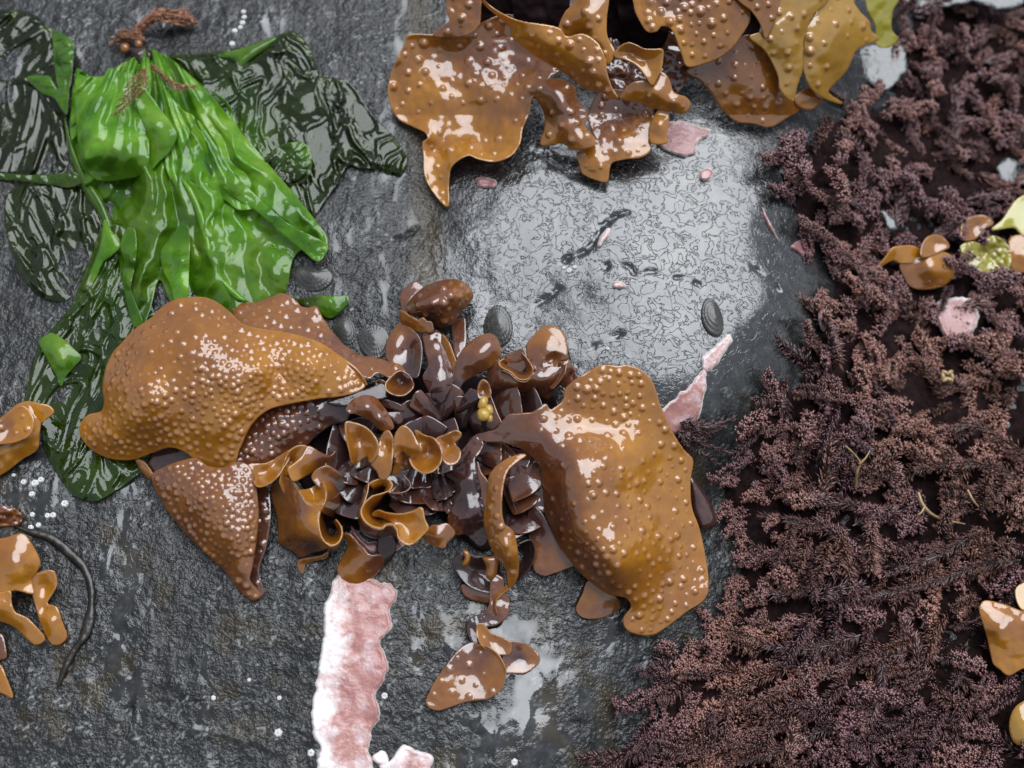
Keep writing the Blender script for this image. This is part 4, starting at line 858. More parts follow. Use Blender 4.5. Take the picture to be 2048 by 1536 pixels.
def side_plants():
    T = thing('brown_seaweed', 'orange brown curled seaweed on the left beside the dark ribbon', 'seaweed', -10, 1130)
    B = 'blade'
    sheet(T, B, [(-90, 840, 30), (-20, 845, 40), (10, 830, 46), (34, 810, 52), (59, 803, 56), (70, 812, 56), (80, 838, 50), (78, 870, 40), (74, 898, 26), (44, 918, 20), (0, 950, 14), (-90, 985, 10)], inner=[(40, 850, 66), (0, 880, 52), (30, 890, 46)], tone=[(50, 840, .12), (0, 870, .3), (40, 900, .1)], step=3.2, thick=5, wob=4, wl=40)
    sheet(T, B, [(-90, 850, 70), (0, 842, 74), (20, 822, 76), (45, 812, 78), (66, 835, 76), (60, 868, 70), (30, 884, 64), (0, 888, 62), (-90, 900, 60)], inner=[(20, 858, 60), (45, 840, 70)], tone=[(20, 860, .34), (50, 850, .04)], step=3, thick=5, bumps=dict(sp=26, r=6))
    sheet(T, B, [(60, 806, 60), (80, 808, 62), (98, 812, 60), (107, 824, 56), (92, 838, 50), (79, 846, 46), (70, 830, 54)], tone=.06, step=3)
    sheet(T, B, [(-90, 1010, 24), (0, 1012, 24), (30, 1018, 22), (44, 1034, 16), (36, 1050, 10), (-90, 1052, 14)], tone=.5, step=3, wob=9, wl=14)
    sheet(T, B, [(-90, 1060, 60), (0, 1078, 64), (44, 1068, 66), (64, 1090, 62), (80, 1124, 54), (72, 1145, 50), (62, 1158, 48), (66, 1186, 52), (30, 1180, 56), (0, 1192, 56), (-90, 1200, 50)], inner=[(30, 1120, 84), (50, 1150, 66), (0, 1140, 76)], tone=[(30, 1110, .34), (40, 1160, .08), (70, 1120, .2)], step=3, thick=5, label='smooth curled orange brown blade')
    sheet(T, B, [(-90, 1185, 60), (0, 1186, 62), (20, 1183, 62), (22, 1205, 58), (30, 1225, 54), (54, 1237, 48), (75, 1258, 40), (89, 1277, 32), (78, 1288, 28), (66, 1287, 28), (30, 1254, 34), (0, 1242, 36), (-90, 1230, 34)], inner=[(40, 1245, 46), (0, 1215, 60)], tone=.14, step=3, thick=5)
    sheet(T, B, [(62, 1156, 44), (90, 1143, 46), (108, 1144, 44), (112, 1173, 38), (94, 1206, 26), (113, 1215, 30), (124, 1245, 22), (133, 1272, 14), (120, 1288, 10), (103, 1287, 10), (84, 1252, 18), (74, 1218, 28), (66, 1188, 38)], inner=[(90, 1175, 26), (100, 1245, 30), (88, 1215, 22)], tone=.16, step=2.8, thick=5)
    sheet(T, B, [(-90, 1290, 20), (0, 1331, 22), (12, 1355, 20), (25, 1395, 8), (0, 1385, 10), (-90, 1400, 10)], tone=.2, step=4)
    sheet(T, B, [(-90, 1262, 16), (0, 1268, 18), (10, 1290, 16), (8, 1318, 12), (-90, 1325, 10)], tone=.6, step=4)

    T = thing('brown_seaweed', 'single orange brown glossy blade lying among the red turf below the yellow twig', 'seaweed', 2040, 1300, 30)
    sheet(T, B, [(1959, 1217, 66), (1971, 1202, 68), (2010, 1210, 70), (2050, 1225, 72), (2130, 1240, 72), (2130, 1340, 50), (2048, 1336, 48), (2018, 1350, 44), (2000, 1338, 46), (1987, 1326, 48), (1975, 1275, 58)], inner=[(2000, 1260, 84), (2030, 1290, 68)], tone=[(1980, 1240, .22), (2020, 1300, .1), (2040, 1250, .3)], step=3, thick=5, wob=5, wl=40)
    sheet(T, B, [(2036, 1172, 60), (2080, 1160, 60), (2090, 1215, 60), (2048, 1222, 64), (2032, 1195, 62)], tone=.1, step=4, mat=YELLOW)
    T = thing('brown_seaweed', 'small rounded golden blade end lying on the turf below the glossy orange blade', 'seaweed', 2050, 1450, 30)
    sheet(T, B, [(2130, 1385, 60), (2060, 1398, 60), (2030, 1416, 56), (2019, 1450, 50), (2029, 1484, 46), (2060, 1495, 46), (2130, 1500, 46)], dome=14, tone=.08, step=4, mat=YELLOW)

    T = thing('brown_seaweed', 'cluster of small orange cupped blades in the red turf above the pink patch', 'seaweed', 1900, 520, 20)
    sheet(T, B, [(1753, 537, 30), (1770, 515, 50), (1784, 497, 62), (1805, 492, 66), (1824, 492, 66), (1844, 502, 62), (1842, 522, 54), (1802, 526, 50), (1785, 520, 46)], tone=.12, step=3.4, thick=5)
    sheet(T, B, [(1842, 512, 76), (1844, 491, 80), (1855, 475, 82), (1873, 470, 82), (1890, 479, 80), (1898, 494, 74), (1880, 503, 72), (1860, 512, 72)], inner=[(1868, 490, 70)], tone=.3, step=3, thick=5)
    sheet(T, B, [(1802, 526, 46), (1842, 515, 60), (1877, 502, 66), (1910, 519, 60), (1906, 550, 48), (1888, 570, 36), (1855, 578, 30), (1824, 574, 28), (1806, 550, 34)], inner=[(1860, 535, 70), (1835, 550, 44), (1880, 540, 66)], tone=[(1830, 530, .4), (1870, 530, .14), (1840, 560, .4)], step=3.2, thick=5, wob=4)
    sheet(T, B, [(1924, 478, 62), (1924, 449, 70), (1944, 434, 74), (1970, 432, 74), (1986, 446, 70), (1968, 458, 64), (1950, 478, 58)], inner=[(1950, 452, 60)], tone=.28, step=3, thick=5)
    sheet(T, B, [(1921, 493, 52), (1944, 484, 60), (1966, 488, 62), (1983, 472, 68), (2010, 484, 66), (2022, 511, 60), (2017, 538, 50), (1994, 543, 44), (1961, 543, 42), (1932, 520, 46)], inner=[(1970, 515, 40), (1995, 510, 44)], tone=.3, step=3, mat=OLIVE, wob=9, wl=18)
    sheet(T, B, [(1984, 460, 56), (2005, 440, 66), (2018, 420, 74), (2040, 395, 82), (2120, 370, 84), (2120, 470, 66), (2050, 475, 60), (2028, 455, 62)], tone=.05, step=4, mat=OLIVE, wob=6, label='yellow green blade end')
    sheet(T, B, [(2018, 480, 60), (2041, 470, 66), (2120, 480, 66), (2120, 560, 50), (2050, 545, 48), (2024, 538, 46)], inner=[(2050, 510, 70)], tone=.2, step=4, wob=6)

main_plant()
upper_plant()
side_plants()

# ------------------------------------------------------------------ green sheet seaweed
def tri(u):
    return 1 - 4 * np.abs(u - np.floor(u + 0.5))

def pleats(cx, cy, k, amp, seed, rough=3.0, r0=20):
    """sharp folds that fan out from the holdfast at (cx, cy)"""
    def f(x, y, d):
        th = np.arctan2(x - cx, y - cy); r = np.hypot(x - cx, y - cy)
        u = th * k * 0.62 + 0.34 * fbm(x / 150, y / 150, 2, seed) + 0.05 * fbm(x / 30, y / 30, 2, seed + 8)
        n = tri(u) * (0.65 + 0.5 * fbm(x / 90, y / 140, 2, seed + 3)) + 0.3 * tri(u * 2.3 + r / 260 + 0.3 * fbm(x / 60, y / 60, 2, seed + 5))
        return (amp * n + rough * fbm(x / 26, y / 26, 2, seed + 2)) * np.clip((r - r0) / 90, 0.2, 1)
    return f

def crinkle(amp, wl, seed, ang=0.0, stretch=2.2, warp=0.7):
    """narrow rounded wrinkles of a wet sheet that clings to the rock"""
    c, s = math.cos(ang), math.sin(ang)
    def f(x, y, d):
        u = (x * c + y * s) / wl; v = (-x * s + y * c) / (wl * stretch)
        u = u + warp * fbm(u * .6, v * .6, 2, seed + 9); v = v + warp * fbm(u * .6 + 5, v * .6, 2, seed + 19)
        def rid(n):
            q = np.clip((1 - np.abs(n) * 2.4 - 0.25) / 0.75, 0, 1); return q * q * (3 - 2 * q)
        gate = np.clip(0.5 + 1.2 * fbm(u * .5, v * .5, 2, seed + 29), 0, 1)
        h = rid(vnoise(u * .8, v * .8, seed)) * gate + 0.6 * rid(vnoise(u * 1.6 + 3, v * 1.6, seed + 4)) * (1 - 0.5 * gate) + 0.34 * rid(vnoise(u * 3.1 + 7, v * 2.6, seed + 14)) * np.clip(1.2 - gate, 0, 1) + 0.5 * (1 - np.abs(vnoise(u * 1.1, v * 1.1, seed + 24)) * 2)
        return amp * (h * 1.15 + 0.25 * fbm(u, v, 2, seed + 6)) * np.clip(d / 10, 0.15, 1)
    return f

def green_plant():
    T = thing('green_seaweed', 'bright green translucent sheet seaweed draped down the rock from a small holdfast', 'seaweed', 285, 110)
    B = 'blade'
    # thin dark films clinging to the rock
    sheet(T, B, [(-90, 20), (0, 20), (60, 25), (100, 55), (128, 70), (147, 90), (146, 130), (138, 200), (130, 262), (110, 252), (88, 215), (60, 168), (0, 175), (-90, 180)], h=5, fold=crinkle(9, 46, 3, .9), tone=0, body=0.0, mat=GREEN, step=3.2, thick=1.5, wob=2)
    sheet(T, B, [(-90, 165), (0, 160), (50, 168), (90, 192), (128, 235), (140, 290), (134, 335), (120, 350), (60, 350), (-90, 345)], h=5, fold=crinkle(9, 60, 5, .2, 2.8), tone=0, body=0.0, mat=GREEN, step=3.2, thick=1.5)
    sheet(T, B, [(12, 395), (40, 370), (90, 362), (160, 368), (205, 430), (190, 490), (165, 545), (135, 600), (100, 600), (70, 585), (48, 558), (28, 520), (12, 460)], h=5, fold=crinkle(13, 52, 8, -.5, 3.0), tone=0, body=.05, mat=GREEN, step=3.0, thick=1.5)
    sheet(T, B, [(215, 440), (180, 520), (140, 615), (110, 650), (78, 690), (60, 750), (47, 820), (62, 850), (85, 860), (84, 885), (100, 925), (130, 970), (155, 995), (192, 1002), (225, 985), (262, 960), (300, 930), (340, 850), (340, 700), (300, 600), (290, 480)], h=6, fold=crinkle(12, 62, 12, .5, 1.9), tone=0, body=[(150, 700, .12), (240, 560, .3), (120, 900, .10), (200, 960, .2)], mat=GREEN, step=3.2, thick=1.5)
    sheet(T, B, [(340, 112), (400, 108), (450, 100), (500, 90), (548, 74), (578, 62), (596, 68), (618, 95), (634, 130), (640, 152), (690, 160), (712, 180), (742, 226), (765, 250), (792, 278), (814, 318), (800, 346), (770, 338), (720, 336), (696, 330), (672, 372), (650, 400), (620, 440), (560, 446), (480, 400), (430, 310), (410, 200), (370, 140)], h=6, fold=crinkle(11, 38, 17, -.4, 1.8, 1.0), tone=0, body=[(420, 160, .05), (560, 150, .0), (700, 260, .0), (600, 260, .05), (480, 280, .5), (560, 400, .35), (450, 200, .2), (640, 380, .05)], mat=GREEN, step=2.8, thick=1.5)
    # bright layered body
    body = [(152, 139, 30), (180, 152, 34), (206, 152, 36), (240, 130, 34), (273, 112, 26), (300, 98, 26), (345, 120, 28), (380, 150, 30), (420, 180, 28), (455, 205, 24), (480, 260, 24), (530, 320, 26), (590, 390, 26), (630, 440, 24), (655, 478, 22), (648, 506, 20), (632, 522, 20), (605, 500, 22), (585, 520, 22), (575, 570, 20), (560, 605, 18), (500, 640, 18), (430, 660, 20), (372, 650, 22), (340, 600, 22), (318, 560, 20), (300, 620, 18), (285, 652, 14), (262, 640, 14), (246, 590, 16), (240, 540, 18), (232, 500, 18), (200, 560, 12), (160, 592, 8), (178, 545, 12), (198, 500, 14), (222, 470, 16), (205, 430, 16), (180, 390, 18), (160, 345, 22), (145, 290, 22), (140, 250, 24)]
    sheet(T, B, body, fold=pleats(285, 40, 5.2, 26, 31, 2.0), inner=[(300, 250, 44), (380, 350, 48), (450, 450, 40), (300, 420, 30), (350, 520, 30), (500, 400, 44), (250, 300, 40), (440, 560, 34)], tone=0,
        body=[(200, 200, .95), (300, 200, .95), (400, 300, .95), (480, 420, .95), (560, 440, .8), (270, 420, .55), (320, 480, .55), (430, 560, .75), (230, 460, .6), (190, 560, .6), (350, 580, .7), (620, 480, .75), (250, 600, .4), (500, 560, .6)], mat=GREEN, step=3.0, thick=2, wob=9, wl=70, label='broad bright green pleated blade')
    # puffed upper fold
    sheet(T, B, [(152, 142, 58), (160, 149, 62), (179, 154, 64), (206, 153, 66), (214, 140, 62), (224, 136, 62), (240, 145, 66), (266, 146, 66), (278, 170, 70), (284, 210, 74), (296, 250, 78), (298, 280, 78), (298, 330, 66), (296, 342, 60), (276, 352, 50), (250, 358, 44), (220, 362, 42), (190, 358, 44), (172, 336, 52), (160, 310, 54), (152, 250, 56), (149, 190, 56)],
        inner=[(190, 200, 82), (230, 200, 80), (180, 260, 86), (240, 262, 84), (205, 300, 94), (172, 318, 76), (240, 305, 92), (280, 312, 84), (225, 335, 66), (190, 330, 66)], tone=0, body=[(180, 180, .9), (220, 250, 1.0), (225, 345, .6), (170, 300, .9)], mat=GREEN, step=2.8, thick=2, wob=6, wl=44, fold=pleats(250, 60, 5, 9, 61, 2.0), label='puffed pale green fold at the top')
    sheet(T, B, [(262, 180, 92), (275, 174, 96), (288, 176, 96), (300, 190, 92), (322, 220, 86), (345, 250, 80), (354, 270, 74), (342, 300, 64), (320, 322, 54), (299, 338, 48), (298, 280, 70), (284, 240, 80), (272, 210, 88)], inner=[(310, 250, 98), (290, 210, 84), (320, 290, 76)], tone=0, body=.85, mat=GREEN, step=2.8, thick=2, wob=3)
    sheet(T, B, [(318, 150, 60), (340, 190, 70), (365, 220, 76), (388, 234, 80), (382, 262, 74), (366, 300, 62), (352, 342, 50), (372, 355, 54), (400, 372, 56), (425, 350, 62), (420, 320, 66), (410, 280, 72), (396, 240, 80), (430, 290, 70), (470, 350, 62), (520, 405, 56), (480, 420, 50), (440, 400, 52), (420, 470, 44), (410, 400, 50), (360, 380, 40), (330, 330, 46), (340, 270, 60), (325, 210, 62)], tone=0, body=.95, mat=GREEN, step=2.8, thick=2, wob=5, wl=40, fold=pleats(300, 80, 10, 9, 52))
    # long folded strips to the lower right
    sheet(T, B, [(412, 312, 62), (424, 308, 66), (450, 332, 66), (490, 370, 62), (530, 408, 58), (580, 450, 52), (652, 486, 42), (656, 498, 40), (640, 522, 36), (628, 520, 36), (590, 488, 44), (550, 456, 50), (510, 420, 54), (470, 396, 56), (440, 368, 58), (420, 336, 60)], inner=[(470, 370, 76), (540, 430, 66), (610, 480, 54)], tone=0, body=.85, mat=GREEN, step=2.6, thick=2, wob=4, wl=24)
    sheet(T, B, [(350, 346, 46), (366, 356, 52), (386, 380, 54), (408, 430, 52), (420, 480, 50), (428, 530, 48), (450, 560, 44), (492, 600, 40), (470, 602, 36), (436, 560, 40), (415, 520, 42), (400, 460, 46), (380, 400, 48)], dome=8, tone=0, body=.95, mat=GREEN, step=2.6, thick=2)
    sheet(T, B, [(360, 452, 50), (374, 450, 56), (379, 470, 54), (380, 500, 50), (378, 540, 48), (374, 606, 40), (352, 608, 36), (340, 570, 36), (326, 540, 34), (322, 504, 36), (340, 478, 44)], inner=[(362, 520, 66), (350, 500, 40), (362, 570, 54)], tone=0, body=[(350, 500, .7), (365, 560, 1)], mat=GREEN, step=2.6, thick=2)
    sheet(T, B, [(240, 490, 36), (256, 455, 44), (270, 462, 46), (273, 500, 46), (268, 540, 44), (262, 580, 42), (285, 640, 30), (282, 655, 26), (266, 650, 26), (252, 600, 30), (244, 556, 34), (246, 520, 34)], inner=[(262, 520, 60), (256, 560, 52)], tone=0, body=.6, mat=GREEN, step=2.6, thick=2)
    sheet(T, B, [(208, 440, 28), (222, 460, 36), (240, 490, 36), (225, 510, 32), (206, 525, 26), (192, 556, 18), (172, 586, 10), (160, 594, 8), (186, 530, 20), (200, 490, 26)], dome=6, tone=0, body=.8, mat=GREEN, step=2.6, thick=2)
    sheet(T, B, [(130, 236, 12), (150, 300, 20), (172, 350, 26), (205, 400, 24), (224, 450, 20), (214, 462, 16), (190, 420, 14), (160, 372, 12), (140, 320, 10), (132, 280, 8)], dome=10, tone=0, body=.5, mat=GREEN, step=2.8, thick=2)
    # turned up edges of the films
    sheet(T, B, [(104, 60, 16), (124, 68, 26), (144, 82, 34), (148, 96, 36), (140, 160, 34), (134, 228, 26), (122, 218, 20), (108, 196, 20), (84, 186, 14), (54, 158, 8), (60, 152, 12), (98, 152, 22), (106, 166, 24), (116, 178, 20), (108, 130, 16), (106, 90, 14)], inner=[(130, 120, 42), (122, 200, 30)], tone=0, body=.6, mat=GREEN, step=2.6, thick=2, wob=3, wl=24, fold=crinkle(5, 26, 71, 1.4))
    sheet(T, B, [(-90, 340, 12), (0, 346, 14), (60, 350, 16), (120, 348, 20), (146, 344, 24), (166, 356, 26), (160, 368, 20), (140, 375, 16), (110, 372, 14), (60, 364, 12), (0, 360, 10), (-90, 356, 10)], dome=2, wob=5, wl=16, tone=0, body=.3, mat=GREEN, step=2.6, thick=2)
    sheet(T, B, [(78, 684, 12), (92, 670, 16), (104, 666, 20), (128, 680, 26), (150, 700, 26), (162, 716, 20), (146, 736, 16), (132, 752, 16), (122, 772, 10), (112, 750, 14), (96, 722, 12)], inner=[(115, 700, 36), (122, 730, 32)], tone=0, body=.7, mat=GREEN, step=2.6, thick=2)
    sheet(T, B, [(430, 112, 12), (480, 98, 18), (520, 84, 22), (552, 74, 22), (548, 86, 18), (510, 112, 18), (482, 134, 14), (466, 142, 12), (470, 122, 14)], dome=6, tone=0, body=.55, mat=GREEN, step=2.6, thick=2)
    sheet(T, B, [(510, 345, 14), (540, 306, 26), (568, 288, 30), (600, 284, 32), (618, 296, 30), (624, 326, 24), (612, 360, 16), (580, 372, 14), (545, 366, 12)], inner=[(585, 320, 28), (560, 330, 16)], tone=0, body=[(580, 320, .3), (530, 340, .05), (612, 300, .6), (580, 360, .05)], mat=GREEN, step=2.6, thick=2, wob=6, wl=24, fold=crinkle(8, 30, 91, .8))
    o = sheet(T, 'holdfast', [(262, 100, 20), (280, 96, 26), (298, 100, 24), (302, 120, 18), (286, 132, 16), (268, 124, 16)], dome=8, tone=.95, step=3, wob=6, wl=12)
    T2 = thing('green_seaweed', 'small torn scrap of green sheet lying between the rosette and a limpet', 'seaweed', 650, 612)
    sheet(T2, B, [(588, 602, 8), (610, 596, 16), (632, 592, 22), (664, 592, 24), (695, 592, 22), (697, 604, 20), (686, 618, 16), (662, 636, 12), (640, 628, 14), (622, 616, 12)], inner=[(660, 606, 30), (630, 606, 14)], tone=0, body=[(600, 605, .2), (670, 610, .7)], mat=GREEN, step=2.6, thick=2, wob=4, wl=20)
green_plant()

# ------------------------------------------------------------------ pink crusts
def crust(label, outline, pale=0.5, thick=4.0, lob=3.0, group=None, step=4.0, rimw=9.0, h=3.0):
    C = catmull(outline, 4.0)
    s = np.arange(len(C)); seed = int(outline[0][0] + outline[0][1])
    n1 = vnoise(s / 4.0, s * 0.0, seed); n2 = vnoise(s / 1.7, s * 0.0 + 5, seed)
    nr = np.roll(C[:, :2], -1, 0) - np.roll(C[:, :2], 1, 0); nr = np.stack([nr[:, 1], -nr[:, 0]], 1); nr /= np.maximum(np.linalg.norm(nr, axis=1), 1e-9)[:, None]
    C[:, :2] += nr * (lob * n1 + lob * 0.5 * n2)[:, None]
    v, f = triangulate(C, step, seed)
    x, y = v[:, 0], v[:, 1]; d = dist_poly(C, x, y)
    hh = h + thick * (1 - np.exp(-d / 5.0)) + 2.2 * fbm(x / 26, y / 26, 3, seed) * np.clip(d / 12, 0, 1) + 2.6 * np.exp(-((d - 6) / 4.0) ** 2)
    hh = hh - 9 * np.exp(-d / 2.0)
    px, py = at(x, y, hh * 0)[:, 0] / S, at(x, y, hh * 0)[:, 1] / S
    hh = hh + 8 * fbm(px / 230, py / 230, 2, 1) + 2.8 * fbm(px / 70, py / 70, 2, 2)
    V = at(x, y, hh)
    pv = idw(pale, x, y) if isinstance(pale, list) else np.full(len(x), float(pale))
    o = mesh_obj('coralline_crust', V, f, CRUST, None, {'edge': np.exp(-d / rimw), 'pale': pv})
    return tag(o, label, 'crust', group)

crust('long pale pink crust strip running down below the rosette', [(668, 1152), (690, 1148), (740, 1150), (765, 1162), (782, 1168), (797, 1190), (794, 1205), (783, 1222), (786, 1240), (782, 1262), (762, 1280), (768, 1300), (779, 1322), (778, 1345), (764, 1368), (756, 1392), (760, 1420), (758, 1440), (744, 1470), (740, 1500), (752, 1540), (760, 1620), (640, 1620), (630, 1540), (640, 1500), (624, 1470), (620, 1420), (630, 1370), (640, 1310), (646, 1260), (650, 1210)],
      pale=[(650, 1200, .95), (640, 1300, 1.0), (632, 1420, 1.0), (636, 1500, 1.05), (655, 1420, 1.0), (662, 1300, .95), (670, 1200, .8), (720, 1180, .55), (770, 1200, .5), (720, 1250, .55), (720, 1320, .58), (760, 1330, .5), (700, 1400, .5), (740, 1420, .5), (700, 1500, .55), (680, 1480, .62), (670, 1560, .9), (680, 1440, .6)], thick=6, rimw=7)
crust('white edged pink crust corner beside the long pale strip', [(778, 1520), (792, 1500), (810, 1488), (830, 1500), (862, 1510), (868, 1524), (850, 1560), (800, 1580), (770, 1560), (755, 1530)], pale=[(790, 1510, .9), (830, 1530, .62), (850, 1515, .8)], thick=5, rimw=8)
crust('small white crust lump joining the long strip to the corner patch', [(742, 1512), (756, 1500), (772, 1506), (778, 1520), (764, 1532), (748, 1528)], pale=.9, thick=4)
crust('pink crust wedge between the broad right blade and the bulge', [(1318, 832), (1335, 806), (1350, 794), (1366, 780), (1385, 762), (1400, 744), (1410, 736), (1414, 752), (1412, 790), (1404, 822), (1388, 850), (1360, 870), (1330, 860)], pale=[(1380, 780, .62), (1340, 820, .55), (1405, 760, .7)], thick=5, lob=2.2)
crust('narrow pink crust tongue with white scalloped edge on the bulge', [(1404, 742), (1400, 722), (1412, 706), (1430, 690), (1446, 674), (1458, 666), (1466, 674), (1462, 692), (1450, 712), (1434, 732), (1418, 746)], pale=.72, thick=5, lob=2.6)
crust('dusky pink crust patch under the upper seaweed', [(1310, 282), (1330, 252), (1352, 238), (1376, 246), (1400, 252), (1420, 258), (1418, 272), (1402, 284), (1395, 300), (1376, 318), (1350, 312), (1326, 302)], pale=[(1350, 280, .28), (1400, 262, .4)], thick=4)
crust('small round pink crust spot on the bulge', [(1396, 346), (1404, 338), (1420, 334), (1428, 344), (1424, 356), (1412, 364), (1400, 360)], pale=.55, thick=4, lob=1.2, rimw=6)
crust('small pink crust spot with yellow green rim below the upper seaweed', [(950, 360), (966, 352), (984, 354), (996, 362), (990, 374), (972, 380), (956, 374)], pale=.35, thick=4, lob=2, rimw=6)
crust('tiny dusky pink crust spot beside the upper blade tip', [(1150, 336), (1158, 330), (1166, 334), (1164, 343), (1154, 345)], pale=.25, lob=.8, rimw=3)
crust('pink crust fleck in the upper crack of the bulge', [(1192, 492), (1200, 472), (1212, 456), (1222, 456), (1220, 470), (1210, 484), (1198, 496)], pale=.75, thick=5, lob=1.5, rimw=5)
crust('pink crust fleck in the lower crack of the bulge', [(1222, 570), (1228, 561), (1244, 562), (1254, 572), (1246, 580), (1230, 579)], pale=.7, thick=5, lob=1.2, rimw=5)
crust('slender pink crust sliver on the edge of the turf', [(1522, 412), (1530, 418), (1546, 450), (1558, 478), (1562, 490), (1552, 480), (1538, 456), (1526, 432)], pale=.5, thick=3, lob=1, rimw=4)
crust('dusky pink ragged crust at the foot of the turf', [(1580, 494), (1596, 480), (1612, 474), (1624, 486), (1618, 506), (1606, 514), (1594, 502)], pale=.2, thick=3, lob=2.4, rimw=4)
crust('pink crust patch below the rosette frills', [(694, 1036), (706, 1046), (718, 1066), (736, 1082), (752, 1084), (760, 1100), (748, 1112), (730, 1104), (714, 1084), (700, 1068)], pale=.2, thick=4, lob=1.6, rimw=4, h=8)
crust('pink crust corner beside the dark frill', [(788, 1074), (800, 1080), (812, 1086), (806, 1094), (790, 1102), (784, 1090)], pale=.42, thick=4, lob=1, rimw=4, h=10)
crust('blurred pink crust patch showing through the turf below the orange cups', [(1872, 612), (1890, 598), (1920, 592), (1946, 604), (1956, 630), (1950, 660), (1920, 678), (1888, 670), (1874, 645)], pale=.4, thick=5, h=40)
crust('dusky pink crust sliver in the turf beside the bulge', [(1638, 624), (1650, 612), (1658, 624), (1656, 648), (1646, 664), (1638, 648)], pale=.25, thick=4, h=26, lob=1.5, rimw=4)
crust('tiny pink crust spot in the turf beside the ragged crust', [(1650, 492), (1664, 490), (1672, 500), (1668, 514), (1654, 514)], pale=.15, thick=4, h=20, lob=1.5, rimw=3)

# ------------------------------------------------------------------ limpets and barnacles
def frame_at(x, y):
    """unit axes of the rock face at a photograph pixel (right, up the face, outward)"""
    p = at(np.array([x, x + 6, x]), np.array([y, y, y - 6]), 0)
    e1 = p[1] - p[0]; e2 = p[2] - p[0]
    n = np.cross(e1, e2); n /= np.linalg.norm(n); e1 /= np.linalg.norm(e1); e2 = np.cross(n, e1)
    return p[0], e1, e2, n

def limpet(label, x, y, rx, ry, rot, hgt, apex=(0.1, 0.15)):
    p, e1, e2, n = frame_at(x, y)
    seed = int(x); r = np.random.default_rng(seed)
    nt, nr = 96, 16
    V = []; rib = []
    th = np.arange(nt) / nt * 2 * math.pi
    for k in range(nr):
        q = k / (nr - 1)
        prof = (1 - q ** 1.35)
        for t in th:
            ribv = math.sin(t * 31 + 3 * math.sin(3 * t)) * q
            grow = 0.4 * math.sin(q * 30 + 1.3 * math.sin(t * 2))
            rr = q * (1 + 0.035 * math.sin(3 * t + seed) + 0.012 * ribv)
            u = rr * rx * math.cos(t) + apex[0] * rx * (1 - q); v = rr * ry * math.sin(t) + apex[1] * ry * (1 - q)
            c, s = math.cos(rot), math.sin(rot)
            h = hgt * prof + (0.45 * ribv + grow * 0.8) * (0.2 + q) + 3.0 - 5.0 * (q > .97)
            V.append(p + ((u * c - v * s) * e1 + (u * s + v * c) * e2 + h * n) * S)
            rib.append(0.5 + 0.5 * ribv)
    V = np.array(V)
    a = (np.arange(nr - 1)[:, None] * nt + np.arange(nt)[None]).ravel(); b = (np.arange(nr - 1)[:, None] * nt + (np.arange(nt)[None] + 1) % nt).ravel()
    Q = np.stack([a, a + nt, b + nt, b], 1)
    o = mesh_obj('limpet', V, Q, SHELL, None, {'rib': np.array(rib)})
    return tag(o, label, 'limpet', 'limpets on the rock')

limpet('flat ribbed grey limpet left of the upper blades of the rosette', 748, 684, 34, 40, .2, 7)
limpet('tall oval dark limpet behind the upper right blades of the rosette', 996, 654, 31, 46, .05, 11)
limpet('small oval dark limpet on the right flank of the bulge', 1424, 636, 23, 42, .1, 10)
limpet('dark limpet with a reddish fuzzy rim beside the green sheet', 622, 556, 48, 32, -.1, 12)
limpet('limpet half hidden behind the reddish back blade', 690, 662, 24, 34, .3, 10)

def make_barnacle():
    V = []; F = []
    nt = 12
    prof = [(1.0, 0.0), (0.94, 0.25), (0.78, 0.55), (0.56, 0.74), (0.34, 0.76), (0.26, 0.60)]
    for k, (r, z) in enumerate(prof):
        for i in range(nt):
            t = 2 * math.pi * i / nt
            rr = r * (1 + (0.09 if i % 2 else -0.07) * (1 if k < 4 else .4))
            V.append((rr * math.cos(t), rr * math.sin(t), z))
    for k in range(len(prof) - 1):
        for i in range(nt):
            j = (i + 1) % nt
            F.append((k * nt + i, k * nt + j, (k + 1) * nt + j, (k + 1) * nt + i))
    me = bpy.data.meshes.new('barnacle_wall'); me.from_pydata(V, [], F); me.materials.append(BARN)
    for pl in me.polygons: pl.use_smooth = True
    V2 = [(0, 0, 0.68)] + [(0.29 * math.cos(2 * math.pi * i / nt), 0.29 * math.sin(2 * math.pi * i / nt), 0.62) for i in range(nt)]
    me2 = bpy.data.meshes.new('barnacle_plate'); me2.from_pydata(V2, [], [(0, 1 + i, 1 + (i + 1) % nt) for i in range(nt)]); me2.materials.append(BARN_IN)
    return me, me2
_b1, _b2 = make_barnacle()

def barnacle(x, y, d, label, group):
    p, e1, e2, n = frame_at(x, y)
    px, py = p[0] / S, p[1] / S
    p = p + n * S * float(8 * fbm(np.array([px / 230]), np.array([py / 230]), 2, 1)[0] + 2.8 * fbm(np.array([px / 70]), np.array([py / 70]), 2, 2)[0] + 0.5)
    a = random.uniform(0, 6.28); r = d * 0.5 * S
    f1 = e1 * math.cos(a) + e2 * math.sin(a); f2 = np.cross(n, f1)
    R = np.stack([W(f1) * r * random.uniform(.9, 1.15), W(f2) * r, W(n) * r * random.uniform(.8, 1.1)], 1)
    M = Matrix([list(R[i]) + [W(p)[i]] for i in range(3)] + [[0, 0, 0, 1]])
    e = bpy.data.objects.new('barnacle', None); scene.collection.objects.link(e); e.matrix_world = M; e.empty_display_size = 0.002
    for me, nm in ((_b1, 'shell_wall'), (_b2, 'opening')):
        o = bpy.data.objects.new(nm, me); scene.collection.objects.link(o); o.parent = e
    tag(e, label, 'barnacle', group)

